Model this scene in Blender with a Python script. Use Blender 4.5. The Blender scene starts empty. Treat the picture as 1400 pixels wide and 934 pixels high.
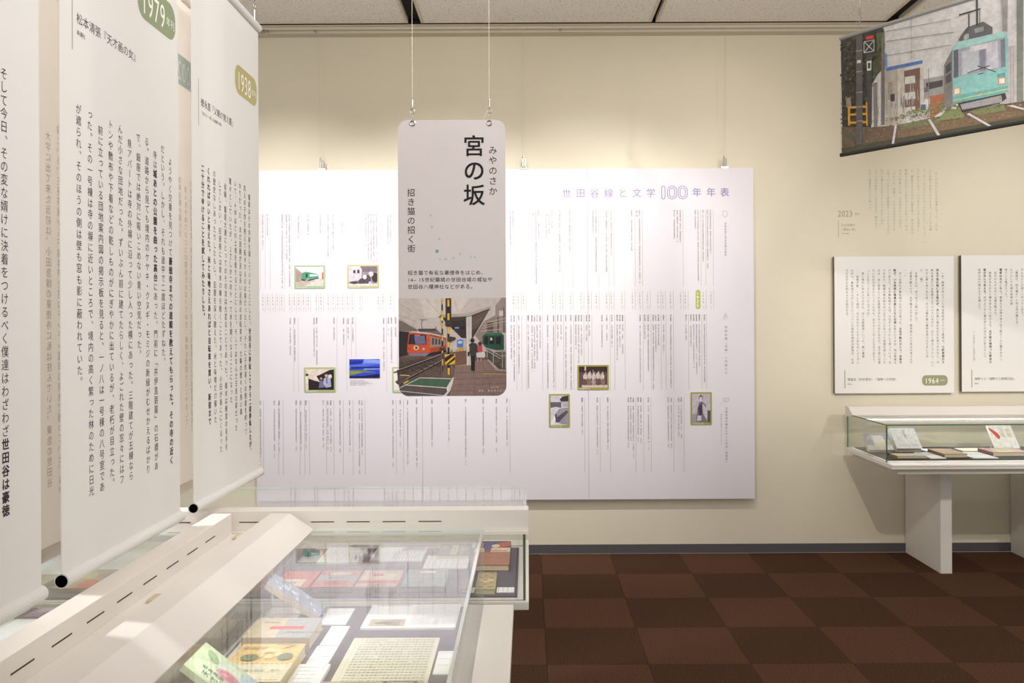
import bpy, bmesh, math, random
import numpy as np
from mathutils import Vector, Matrix

S = bpy.context.scene
COL = S.collection
R = math.radians
random.seed(7)

# ------------------------------------------------------------------ camera, world, lights, exposure
CAM_H = 1.676
cam_d = bpy.data.cameras.new('camera')
cam_d.sensor_width = 36.0
cam_d.lens = 1160.0 / 1400.0 * 36.0
cam_d.shift_x = -22.0 / 1400.0
cam_d.shift_y = -25.0 / 1400.0
cam_d.clip_start = 0.05
cam = bpy.data.objects.new('camera', cam_d)
cam.location = (0, 0, CAM_H)
cam.rotation_euler = (R(90), R(0.28), 0)
COL.objects.link(cam)
S.camera = cam

wd = bpy.data.worlds.new('world'); S.world = wd
wd.use_nodes = True
wd.node_tree.nodes['Background'].inputs[0].default_value = (1.0, 0.985, 0.955, 1)
wd.node_tree.nodes['Background'].inputs[1].default_value = 0.50

S.view_settings.view_transform = 'Standard'
S.view_settings.look = 'None'
S.view_settings.gamma = 1.0
S.view_settings.use_curve_mapping = False
S.view_settings.exposure = 0.70

COOL = (0.985, 0.975, 0.99)
WARM = (1.0, 0.93, 0.83)
NEUT = (1.0, 0.965, 0.95)
def spot(loc, aim, watt, cone, blend=0.6, col=NEUT, rad=0.04):
    l = bpy.data.lights.new('track_or_fill_spot', 'SPOT')
    l.energy = watt; l.spot_size = R(cone); l.spot_blend = blend; l.color = col; l.shadow_soft_size = rad
    o = bpy.data.objects.new('track_or_fill_spot', l)
    o.location = loc
    o.rotation_euler = (Vector(aim) - Vector(loc)).to_track_quat('-Z', 'Y').to_euler()
    COL.objects.link(o)
# wall washers on the track in front of the long wall
for wx, ax, w in ((-1.9, -1.7, 120), (-0.7, -0.65, 110), (0.45, 0.45, 96), (1.3, 1.15, 40)):
    spot((wx, 4.25, 3.62), (ax, 6.12, 1.82), w, 68, 1.0, COOL)
for wx in (-1.2, 0.6, 2.4):
    spot((wx, 3.2, 3.62), (wx, 6.15, 3.3), 27, 80, 1.0, WARM)  # wide spots added to brighten the top of the wall
# spots on the track over the aisle: text panels and wall case
spot((4.2, 1.2, 3.7), (3.5, 6.1, 1.75), 270, 36, 0.8, NEUT)
spot((0.9, 0.95, 3.7), (3.0, 6.0, 1.0), 140, 32, 0.8, WARM)
# hanging panel and banners
spot((1.2, 0.1, 3.7), (-0.22, 2.45, 2.2), 12, 26, 0.5, NEUT)
spot((1.4, 0.4, 3.7), (-0.95, 2.6, 2.15), 170, 58, 0.9, COOL)
spot((0.9, 1.6, 3.7), (-0.96, 2.8, 2.4), 34, 34, 0.9, NEUT)  # small spot added to lift the upper part of the olive-tagged banner
spot((3.3, 2.0, 3.7), (2.15, 4.05, 2.95), 100, 40, 0.7, NEUT)
# glass cases
spot((0.35, 2.05, 3.7), (-0.42, 2.33, 0.85), 95, 11.5, 0.35, COOL)  # narrow beam added to brighten only the manuscript case contents
spot((-2.0, 4.5, 3.7), (-1.5, 3.0, 0.8), 130, 30, 0.5, COOL)  # added to light the far part of the crosswise case
spot((-2.5, 1.7, 3.7), (-1.42, 2.35, 0.85), 120, 20, 0.5, COOL)  # added to brighten the case under the banners
spot((0.35, 2.9, 3.7), (-0.5, 2.7, 0.9), 14, 34, 0.2, NEUT)
spot((-2.9, 2.2, 3.7), (-1.1, 2.4, 2.1), 235, 50, 0.8, COOL, 0.12)  # added on the far side so the reversed banners glow through
spot((-1.0, 4.2, 3.7), (-0.6, 3.0, 0.8), 10, 42, 0.3, NEUT)
# soft area fill added just under the ceiling for general brightness
def ceiling_area(loc, sx, sy, watt):
    l = bpy.data.lights.new('ceiling_fill', 'AREA')
    l.shape = 'RECTANGLE'; l.size = sx; l.size_y = sy; l.energy = watt; l.color = NEUT
    o = bpy.data.objects.new('ceiling_fill', l); o.location = loc
    COL.objects.link(o)
ceiling_area((0.9, 1.0, 3.77), 3.2, 0.5, 14)
ceiling_area((2.6, 3.0, 3.77), 2.4, 0.5, 14)

# ------------------------------------------------------------------ materials
def lin(c):
    return tuple(((v / 255) / 12.92 if v / 255 <= 0.04045 else ((v / 255 + 0.055) / 1.055) ** 2.4) for v in c)
MATS = {}
def mat(name, rgb, rough=0.6, noise=0.0, nscale=40.0, bump=0.0, bscale=200.0, metal=0.0, spec=0.5, trans=0.0):
    if name in MATS: return MATS[name]
    m = bpy.data.materials.new(name); m.use_nodes = True
    nt = m.node_tree; b = nt.nodes['Principled BSDF']
    c = (*lin(rgb), 1)
    b.inputs['Base Color'].default_value = c
    b.inputs['Roughness'].default_value = rough
    b.inputs['Metallic'].default_value = metal
    b.inputs['Specular IOR Level'].default_value = spec
    tc = nt.nodes.new('ShaderNodeTexCoord')
    if noise:
        n = nt.nodes.new('ShaderNodeTexNoise'); n.inputs['Scale'].default_value = nscale; n.inputs['Detail'].default_value = 6
        nt.links.new(tc.outputs['Object'], n.inputs['Vector'])
        mr = nt.nodes.new('ShaderNodeMapRange')
        mr.inputs['From Min'].default_value = 0.3; mr.inputs['From Max'].default_value = 0.7
        mr.inputs['To Min'].default_value = 1 - noise; mr.inputs['To Max'].default_value = 1 + noise
        nt.links.new(n.outputs['Fac'], mr.inputs['Value'])
        mx = nt.nodes.new('ShaderNodeMix'); mx.data_type = 'RGBA'; mx.blend_type = 'MULTIPLY'
        mx.inputs['Factor'].default_value = 1
        mx.inputs[6].default_value = c
        nt.links.new(mr.outputs['Result'], mx.inputs[7])
        nt.links.new(mx.outputs[2], b.inputs['Base Color'])
    if bump:
        n2 = nt.nodes.new('ShaderNodeTexNoise'); n2.inputs['Scale'].default_value = bscale; n2.inputs['Detail'].default_value = 3
        nt.links.new(tc.outputs['Object'], n2.inputs['Vector'])
        bp = nt.nodes.new('ShaderNodeBump'); bp.inputs['Strength'].default_value = bump; bp.inputs['Distance'].default_value = 0.002
        nt.links.new(n2.outputs['Fac'], bp.inputs['Height'])
        nt.links.new(bp.outputs['Normal'], b.inputs['Normal'])
    if trans:
        tr = nt.nodes.new('ShaderNodeBsdfTranslucent'); tr.inputs[0].default_value = c
        ms = nt.nodes.new('ShaderNodeMixShader'); ms.inputs[0].default_value = trans
        out = nt.nodes['Material Output']
        nt.links.new(b.outputs[0], ms.inputs[1]); nt.links.new(tr.outputs[0], ms.inputs[2]); nt.links.new(ms.outputs[0], out.inputs[0])
    MATS[name] = m
    return m

def speckle(name, rgb, dark, scale, thr, bump=0.3):
    m = mat(name, rgb, 0.95, bump=bump, bscale=scale * 0.7)
    nt = m.node_tree; b = nt.nodes['Principled BSDF']
    tc = nt.nodes.new('ShaderNodeTexCoord')
    n = nt.nodes.new('ShaderNodeTexNoise'); n.inputs['Scale'].default_value = scale; n.inputs['Detail'].default_value = 2
    nt.links.new(tc.outputs['Object'], n.inputs['Vector'])
    cr = nt.nodes.new('ShaderNodeValToRGB')
    cr.color_ramp.elements[0].position = thr - 0.03; cr.color_ramp.elements[0].color = (*lin(dark), 1)
    cr.color_ramp.elements[1].position = thr + 0.03; cr.color_ramp.elements[1].color = (*lin(rgb), 1)
    nt.links.new(n.outputs['Fac'], cr.inputs[0]); nt.links.new(cr.outputs[0], b.inputs['Base Color'])
    return m

def carpet(name, rgb):
    m = mat(name, rgb, 1.0, spec=0.05, bump=0.9, bscale=420)
    nt = m.node_tree; b = nt.nodes['Principled BSDF']
    tc = nt.nodes.new('ShaderNodeTexCoord')
    n = nt.nodes.new('ShaderNodeTexNoise'); n.inputs['Scale'].default_value = 150; n.inputs['Detail'].default_value = 6; n.inputs['Roughness'].default_value = 0.75
    nt.links.new(tc.outputs['Object'], n.inputs['Vector'])
    cr = nt.nodes.new('ShaderNodeValToRGB')
    cr.color_ramp.elements[0].position = 0.34; cr.color_ramp.elements[0].color = tuple(v * 0.42 for v in lin(rgb)) + (1,)
    cr.color_ramp.elements[1].position = 0.68; cr.color_ramp.elements[1].color = tuple(v * 1.7 for v in lin(rgb)) + (1,)
    nt.links.new(n.outputs['Fac'], cr.inputs[0]); nt.links.new(cr.outputs[0], b.inputs['Base Color'])
    return m

def print_mat(name, rough=0.45, noise=0.12, nscale=70, trans=0.0):
    """flat colour print: colours come from the face colours of the printed mesh"""
    m = mat(name, (255, 255, 255), rough, spec=0.3)
    nt = m.node_tree; b = nt.nodes['Principled BSDF']
    at = nt.nodes.new('ShaderNodeAttribute'); at.attribute_name = 'Col'
    tc = nt.nodes.new('ShaderNodeTexCoord')
    n = nt.nodes.new('ShaderNodeTexNoise'); n.inputs['Scale'].default_value = nscale; n.inputs['Detail'].default_value = 8
    n.inputs['Roughness'].default_value = 0.75
    nt.links.new(tc.outputs['Object'], n.inputs['Vector'])
    mr = nt.nodes.new('ShaderNodeMapRange')
    mr.inputs['From Min'].default_value = 0.3; mr.inputs['From Max'].default_value = 0.7
    mr.inputs['To Min'].default_value = 1 - noise; mr.inputs['To Max'].default_value = 1 + noise
    nt.links.new(n.outputs['Fac'], mr.inputs['Value'])
    mx = nt.nodes.new('ShaderNodeMix'); mx.data_type = 'RGBA'; mx.blend_type = 'MULTIPLY'; mx.inputs['Factor'].default_value = 1
    nt.links.new(at.outputs['Color'], mx.inputs[6]); nt.links.new(mr.outputs['Result'], mx.inputs[7])
    nt.links.new(mx.outputs[2], b.inputs['Base Color'])
    return m

def glass_mat(name, tint, edge=False):
    """thin pane: clear transmission plus a mirror reflection that grows towards grazing angles"""
    m = bpy.data.materials.new(name); m.use_nodes = True
    nt = m.node_tree; nt.nodes.remove(nt.nodes['Principled BSDF'])
    out = nt.nodes['Material Output']
    lw = nt.nodes.new('ShaderNodeLayerWeight'); lw.inputs['Blend'].default_value = 0.5
    pw = nt.nodes.new('ShaderNodeMath'); pw.operation = 'POWER'; pw.inputs[1].default_value = 4.3
    ma = nt.nodes.new('ShaderNodeMath'); ma.operation = 'MULTIPLY_ADD'; ma.inputs[1].default_value = 0.96; ma.inputs[2].default_value = 0.042
    nt.links.new(lw.outputs['Facing'], pw.inputs[0]); nt.links.new(pw.outputs[0], ma.inputs[0])
    tr = nt.nodes.new('ShaderNodeBsdfTransparent'); tr.inputs[0].default_value = (*tint, 1)
    gl = nt.nodes.new('ShaderNodeBsdfGlossy'); gl.inputs['Roughness'].default_value = 0.0
    mx = nt.nodes.new('ShaderNodeMixShader')
    nt.links.new(ma.outputs[0], mx.inputs[0]); nt.links.new(tr.outputs[0], mx.inputs[1]); nt.links.new(gl.outputs[0], mx.inputs[2])
    nt.links.new(mx.outputs[0], out.inputs[0])
    MATS[name] = m
    return m

M_WALL = mat('cream_wall_paint', (226, 217, 194), 0.85, noise=0.015, nscale=3, bump=0.15, bscale=120)
M_SIDE = mat('side_wall_paint', (222, 214, 196), 0.9)
M_CEIL = speckle('ceiling_board', (246, 240, 230), (176, 162, 142), 95, 0.36)
M_VOID = mat('black_void', (12, 11, 11), 0.9)
M_RAIL = mat('rail_enamel', (214, 204, 184), 0.5)
M_BASE = mat('grey_vinyl_skirting', (86, 82, 84), 0.6)
M_CARP = [carpet('carpet_brown_light', (93, 66, 50)), carpet('carpet_brown_dark', (80, 56, 43))]  # two browns paint in how alternating pile directions catch the light
M_BOARD = mat('board_laminate', (228, 222, 225), 0.55, spec=0.3)
M_EDGE = mat('board_edge', (206, 200, 190), 0.7)
M_CASE = mat('case_enamel', (232, 226, 217), 0.42, noise=0.01, nscale=5)
M_SLOT = mat('slot_dark', (70, 62, 50), 0.8)
M_GLASS = glass_mat('clear_pane', (0.985, 0.995, 0.985))
M_GEDGE = mat('pane_edge_pale', (234, 240, 234), 0.3)
M_GEDGE_D = mat('pane_edge_green', (62, 108, 78), 0.15)
M_FABRIC = mat('banner_fabric', (232, 228, 222), 0.85, bump=0.12, bscale=900, trans=0.18, spec=0.2)
M_FABRIC_B = mat('banner_fabric_reverse', (230, 224, 216), 0.85, trans=0.62, spec=0.2)
M_HOLE = mat('tube_hole', (6, 6, 7), 1.0, spec=0.0)
M_STEEL = mat('bright_steel', (200, 198, 192), 0.25, metal=1.0)
M_WIRE = mat('wire_steel', (206, 200, 188), 0.5, metal=0.2)
M_PAD = mat('mauve_cloth', (104, 95, 108), 0.9, bump=0.3, bscale=600)
M_PADB = mat('charcoal_cloth', (52, 48, 54), 0.9, bump=0.3, bscale=600)
M_PAPER = mat('white_paper', (240, 240, 242), 0.7)
M_PAGES = mat('page_block', (214, 200, 166), 0.8, noise=0.06, nscale=120)
M_ACRYL = mat('stand_plastic', (224, 226, 224), 0.2)
M_PRINT = print_mat('colour_print')
M_PRINT_S = print_mat('colour_print_small', 0.5, 0.22, 45)
M_PRINT_F = print_mat('fabric_print', 0.8, 0.2, 30)
def ink(rgb): return mat('ink_%d_%d_%d' % rgb, rgb, 0.6, spec=0.2)

# ------------------------------------------------------------------ object helpers
def wloc(o):
    v = Vector((0, 0, 0))
    while o: v = v + o.location; o = o.parent
    return v
def link(o, parent=None):
    COL.objects.link(o)
    if parent is not None: o.parent = parent
    return o
def tag(o, label=None, cat=None, group=None, kind=None):
    if label: o['label'] = label
    if cat: o['category'] = cat
    if group: o['group'] = group
    if kind: o['kind'] = kind
    return o
def empty(name, loc, label=None, cat=None, group=None, rot=(0, 0, 0)):
    o = bpy.data.objects.new(name, None); o.location = loc; o.rotation_euler = rot; o.empty_display_size = 0.05
    link(o); return tag(o, label, cat, group)

class MB:
    """collects faces; build() links them as one mesh object"""
    def __init__(s): s.v = []; s.f = []; s.m = []
    def add(s, vs, fs, mi=0):
        n = len(s.v); s.v += [tuple(v) for v in vs]; s.f += [tuple(n + i for i in f) for f in fs]; s.m += [mi] * len(fs); return s
    def box(s, a, b, mi=0, mp=None):
        x0, y0, z0 = a; x1, y1, z1 = b
        vs = [(x0, y0, z0), (x1, y0, z0), (x1, y1, z0), (x0, y1, z0), (x0, y0, z1), (x1, y0, z1), (x1, y1, z1), (x0, y1, z1)]
        if mp: vs = [mp(*v) for v in vs]
        return s.add(vs, [(0, 3, 2, 1), (4, 5, 6, 7), (0, 1, 5, 4), (1, 2, 6, 5), (2, 3, 7, 6), (3, 0, 4, 7)], mi)
    def prism(s, prof, l0, l1, fn, mi=0):
        """profile of 2D points extruded from l0 to l1; fn(l, a, b) -> point"""
        n = len(prof)
        vs = [fn(l0, a, b) for a, b in prof] + [fn(l1, a, b) for a, b in prof]
        fs = [tuple(range(n))[::-1], tuple(range(n, 2 * n))] + [(i, (i + 1) % n, n + (i + 1) % n, n + i) for i in range(n)]
        return s.add(vs, fs, mi)
    def tube(s, pts, r, n=8, mi=0, caps=True):
        pts = [Vector(p) for p in pts]; rings = []
        for i, p in enumerate(pts):
            d = (pts[min(i + 1, len(pts) - 1)] - pts[max(i - 1, 0)]).normalized()
            a = d.cross(Vector((0, 0, 1)) if abs(d.z) < 0.9 else Vector((1, 0, 0))).normalized(); b = d.cross(a)
            rr = r[i] if isinstance(r, (list, tuple)) else r
            rings.append([p + (a * math.cos(t) + b * math.sin(t)) * rr for t in (2 * math.pi * k / n for k in range(n))])
        vs = [v for rg in rings for v in rg]; fs = []
        for i in range(len(pts) - 1):
            for k in range(n): fs.append((i * n + k, i * n + (k + 1) % n, (i + 1) * n + (k + 1) % n, (i + 1) * n + k))
        if caps: fs.append(tuple(range(n))[::-1]); fs.append(tuple((len(pts) - 1) * n + k for k in range(n)))
        return s.add(vs, fs, mi)
    def ring(s, c, r, tr, axis='y', n=14, mi=0):
        pts = []
        for k in range(n + 1):
            t = 2 * math.pi * k / n
            o = {'y': (math.cos(t), 0, math.sin(t)), 'x': (0, math.cos(t), math.sin(t)), 'z': (math.cos(t), math.sin(t), 0)}[axis]
            pts.append(Vector(c) + Vector(o) * r)
        return s.tube(pts, tr, 6, mi, caps=False)
    def build(s, name, mats, parent=None, local=False, bevel=0.0, smooth=False):
        if not isinstance(mats, (list, tuple)): mats = [mats]
        me = bpy.data.meshes.new(name)
        off = Vector((0, 0, 0)) if (local or parent is None) else wloc(parent)
        vs = [tuple(Vector(v) - off) for v in s.v]
        c = Vector((0, 0, 0))
        if parent is None:
            a = np.array(vs); c = Vector(((a[:, 0].min() + a[:, 0].max()) / 2, (a[:, 1].min() + a[:, 1].max()) / 2, a[:, 2].min()))
            vs = [tuple(Vector(v) - c) for v in vs]
        me.from_pydata(vs, [], s.f)
        for m in mats: me.materials.append(m)
        me.polygons.foreach_set('material_index', s.m)
        bm = bmesh.new(); bm.from_mesh(me)
        bmesh.ops.recalc_face_normals(bm, faces=bm.faces)
        if bevel:
            bmesh.ops.bevel(bm, geom=[e for e in bm.edges if e.is_manifold and e.calc_face_angle(0) > 0.5], offset=bevel, segments=2, affect='EDGES', profile=0.7)
        bm.to_mesh(me); bm.free()
        if smooth: me.polygons.foreach_set('use_smooth', [True] * len(me.polygons))
        me.update()
        o = bpy.data.objects.new(name, me); o.location = c
        return link(o, parent)

def rrect(x0, y0, x1, y1, r, n=5):
    pts = []
    for cx, cy, a0 in ((x1 - r, y1 - r, 0), (x0 + r, y1 - r, 90), (x0 + r, y0 + r, 180), (x1 - r, y0 + r, 270)):
        for k in range(n + 1):
            t = R(a0 + 90 * k / n); pts.append((cx + r * math.cos(t), cy + r * math.sin(t)))
    return pts
def ell(cx, cy, rx, ry, n=14, rot=0):
    c, s_ = math.cos(R(rot)), math.sin(R(rot))
    return [(cx + rx * math.cos(t) * c - ry * math.sin(t) * s_, cy + rx * math.cos(t) * s_ + ry * math.sin(t) * c) for t in (2 * math.pi * k / n for k in range(n))]
def strip(w, a, b):
    dx, dy = b[0] - a[0], b[1] - a[1]; d = math.hypot(dx, dy) or 1; nx, ny = -dy / d * w / 2, dx / d * w / 2
    return [(a[0] + nx, a[1] + ny), (b[0] + nx, b[1] + ny), (b[0] - nx, b[1] - ny), (a[0] - nx, a[1] - ny)]
def clip_convex(pts, poly):
    """keeps the part of an outline that lies inside a convex outline (counter-clockwise)"""
    n = len(poly)
    for i in range(n):
        (ax, ay), (bx, by) = poly[i], poly[(i + 1) % n]
        f = lambda p: (bx - ax) * (p[1] - ay) - (by - ay) * (p[0] - ax)
        out = []
        for k in range(len(pts)):
            p, q = pts[k], pts[(k + 1) % len(pts)]; fp, fq = f(p), f(q)
            if fp >= 0: out.append(p)
            if (fp >= 0) != (fq >= 0): t = fp / (fp - fq); out.append((p[0] + (q[0] - p[0]) * t, p[1] + (q[1] - p[1]) * t))
        pts = out
        if not pts: break
    return pts
def inside(p, poly):
    r_ = False; n = len(poly)
    for i in range(n):
        (x1, y1), (x2, y2) = poly[i], poly[(i + 1) % n]
        if (y1 > p[1]) != (y2 > p[1]) and p[0] < (x2 - x1) * (p[1] - y1) / (y2 - y1) + x1: r_ = not r_
    return r_
def scatter(poly, n, r0, r1, pal, seed_, flat=1.0):
    """small blotches of print colour (leaves, gravel) inside an outline"""
    rr = random.Random(seed_); xs = [p[0] for p in poly]; ys = [p[1] for p in poly]; out = []
    while len(out) < n:
        p = (rr.uniform(min(xs), max(xs)), rr.uniform(min(ys), max(ys)))
        if inside(p, poly):
            r = rr.uniform(r0, r1); out.append((rr.choice(pal), ell(p[0], p[1], r, r * flat * rr.uniform(0.5, 1.0), 6, rr.uniform(-25, 25))))
    return out
def rect(x0, y0, x1, y1): return [(x0, y0), (x1, y0), (x1, y1), (x0, y1)]

class Plane:
    """a flat printed face: origin, right and up directions in space"""
    def __init__(s, o, u, v):
        s.o = Vector(o); s.u = Vector(u).normalized(); s.v = Vector(v).normalized(); s.n = s.u.cross(s.v)
    def at(s, a, b, h=0.0): return s.o + s.u * a + s.v * b + s.n * h

def print_obj(name, polys, pl, parent, h0=0.0004, dh=0.00006, material=None, local=False):
    """flat print: list of (sRGB colour, outline) laid on a plane, later ones on top"""
    vs, fs, cols = [], [], []
    for i, (c, pts) in enumerate(polys):
        n = len(vs)
        area = sum(pts[k][0] * pts[(k + 1) % len(pts)][1] - pts[(k + 1) % len(pts)][0] * pts[k][1] for k in range(len(pts)))
        if area < 0: pts = pts[::-1]
        vs += [pl.at(a, b, h0 + dh * i) for a, b in pts]; fs.append(tuple(range(n, n + len(pts)))); cols.append((*lin(c), 1.0))
    me = bpy.data.meshes.new(name)
    off = Vector((0, 0, 0)) if local else wloc(parent)
    me.from_pydata([tuple(v - off) for v in vs], [], fs)
    ca = me.color_attributes.new('Col', 'FLOAT_COLOR', 'CORNER')
    data = []
    for p, c in zip(me.polygons, cols): data += list(c) * p.loop_total
    ca.data.foreach_set('color', data)
    me.materials.append(material or M_PRINT); me.update()
    return link(bpy.data.objects.new(name, me), parent)

# ------------------------------------------------------------------ lettering
_cu = bpy.data.curves.new('type', 'FONT'); _cu.resolution_u = 2
_to = bpy.data.objects.new('type', _cu); COL.objects.link(_to)
GL = {}
def glyph(ch, bold=0.0, res=2):
    k = (ch, bold, res)
    if k in GL: return GL[k]
    _cu.body = ch; _cu.offset = bold; _cu.resolution_u = res
    dg = bpy.context.evaluated_depsgraph_get(); dg.update()
    ev = _to.evaluated_get(dg); me = ev.to_mesh(); me.calc_loop_triangles()
    n = len(me.vertices); co = np.zeros(n * 3); me.vertices.foreach_get('co', co); co = co.reshape(-1, 3)[:, :2].copy()
    t = len(me.loop_triangles); tr = np.zeros(t * 3, dtype=np.int64); me.loop_triangles.foreach_get('vertices', tr); tr = tr.reshape(-1, 3).copy()
    ev.to_mesh_clear()
    GL[k] = (co, tr); return GL[k]
ROT = set('ー「」『』（）〈〉—…・－-()')
class Type:
    """flat lettering laid on a plane, one mesh"""
    def __init__(s, pl): s.pl = pl; s.V = []; s.T = []; s.n = 0
    def put(s, ch, cu, cv, size, bold=0.0, vert=False, sx=1.0, lift=0.0):
        if ch in ' 　': return
        if bold > 0.006:                      # heavier weight: the same letter printed with small shifts
            d = bold * 0.75 * size
            for q, (ex, ey) in enumerate(((-d, -d), (d, -d), (-d, d), (d, d))): s.put(ch, cu + ex * sx, cv + ey, size, 0.0, vert, sx, 0.00006 * q)
            return
        co, tr = glyph(ch, 0.0, 6 if size > 0.045 else 3 if size > 0.02 else 2)
        if len(co) == 0: return
        c = co - np.array([0.5, 0.38])
        if vert:
            if ch in ROT: c = np.stack([c[:, 1], -c[:, 0]], 1)
            elif ch in '、。': c = c + np.array([0.6, 0.55])
            elif ch in 'っゃゅょァィゥェォッャュョ': c = c + np.array([0.1, 0.1])
        c = c * size; c[:, 0] *= sx
        s.V.append(np.stack([c[:, 0] + cu, c[:, 1] + cv, np.full(len(c), lift)], 1)); s.T.append(tr + s.n); s.n += len(c)
    def col(s, txt, u, vtop, pitch, size, bold=0.0):
        """vertical column; <> marks heavier type"""
        b = bold; i = 0
        for ch in txt:
            if ch == '<': b = 0.03; continue
            if ch == '>': b = bold; continue
            s.put(ch, u, vtop - (i + 0.5) * pitch, size, b, True); i += 1
    def row(s, txt, u, v, size, bold=0.0, pitch=None, sx=1.0):
        """horizontal line starting at u, centred on v"""
        for ch in txt:
            w = (0.56 if ord(ch) < 128 else 1.0) * sx
            p = (pitch if pitch else size) * w
            if ord(ch) < 128:
                co, tr = glyph(ch, bold)
                if len(co): s.put(ch, u + size * 0.5 * sx, v, size, bold, False, sx)
            else: s.put(ch, u + p / 2, v, size, bold, False, sx)
            u += p
        return u
    def build(s, name, material, parent, h=0.0008, local=False):
        if not s.V: return None
        uv = np.concatenate(s.V); tr = np.concatenate(s.T)
        pl = s.pl; o = np.array(pl.o + pl.n * h) - (np.zeros(3) if local else np.array(wloc(parent)))
        co = o + uv[:, :1] * np.array(pl.u) + uv[:, 1:2] * np.array(pl.v) + uv[:, 2:] * np.array(pl.n)
        me = bpy.data.meshes.new(name); me.vertices.add(len(co)); me.vertices.foreach_set('co', co.ravel())
        me.loops.add(tr.size); me.loops.foreach_set('vertex_index', tr.ravel())
        me.polygons.add(len(tr)); me.polygons.foreach_set('loop_start', np.arange(0, tr.size, 3)); me.polygons.foreach_set('loop_total', np.full(len(tr), 3))
        me.update(calc_edges=True); me.materials.append(material)
        ob = link(bpy.data.objects.new(name, me), parent); ob['kind'] = 'stuff'      # small type, one printed layer
        return ob
    def build_each(s, name, material, parent, h=0.0008):
        """large type: one part for each character"""
        V, T = s.V, s.T; n = 0; i = 0
        while i < len(V):
            k = i + 1
            while k < len(V) and len(V[k]) == len(V[i]) and abs(V[k] - V[i]).max() < 0.01: k += 1      # shifted copies of one letter
            q = Type(s.pl); q.V = V[i:k]; q.T = [t - n for t in T[i:k]]; n += sum(len(v) for v in V[i:k]); i = k
            del q.build(name, material, parent, h)['kind']
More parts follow.
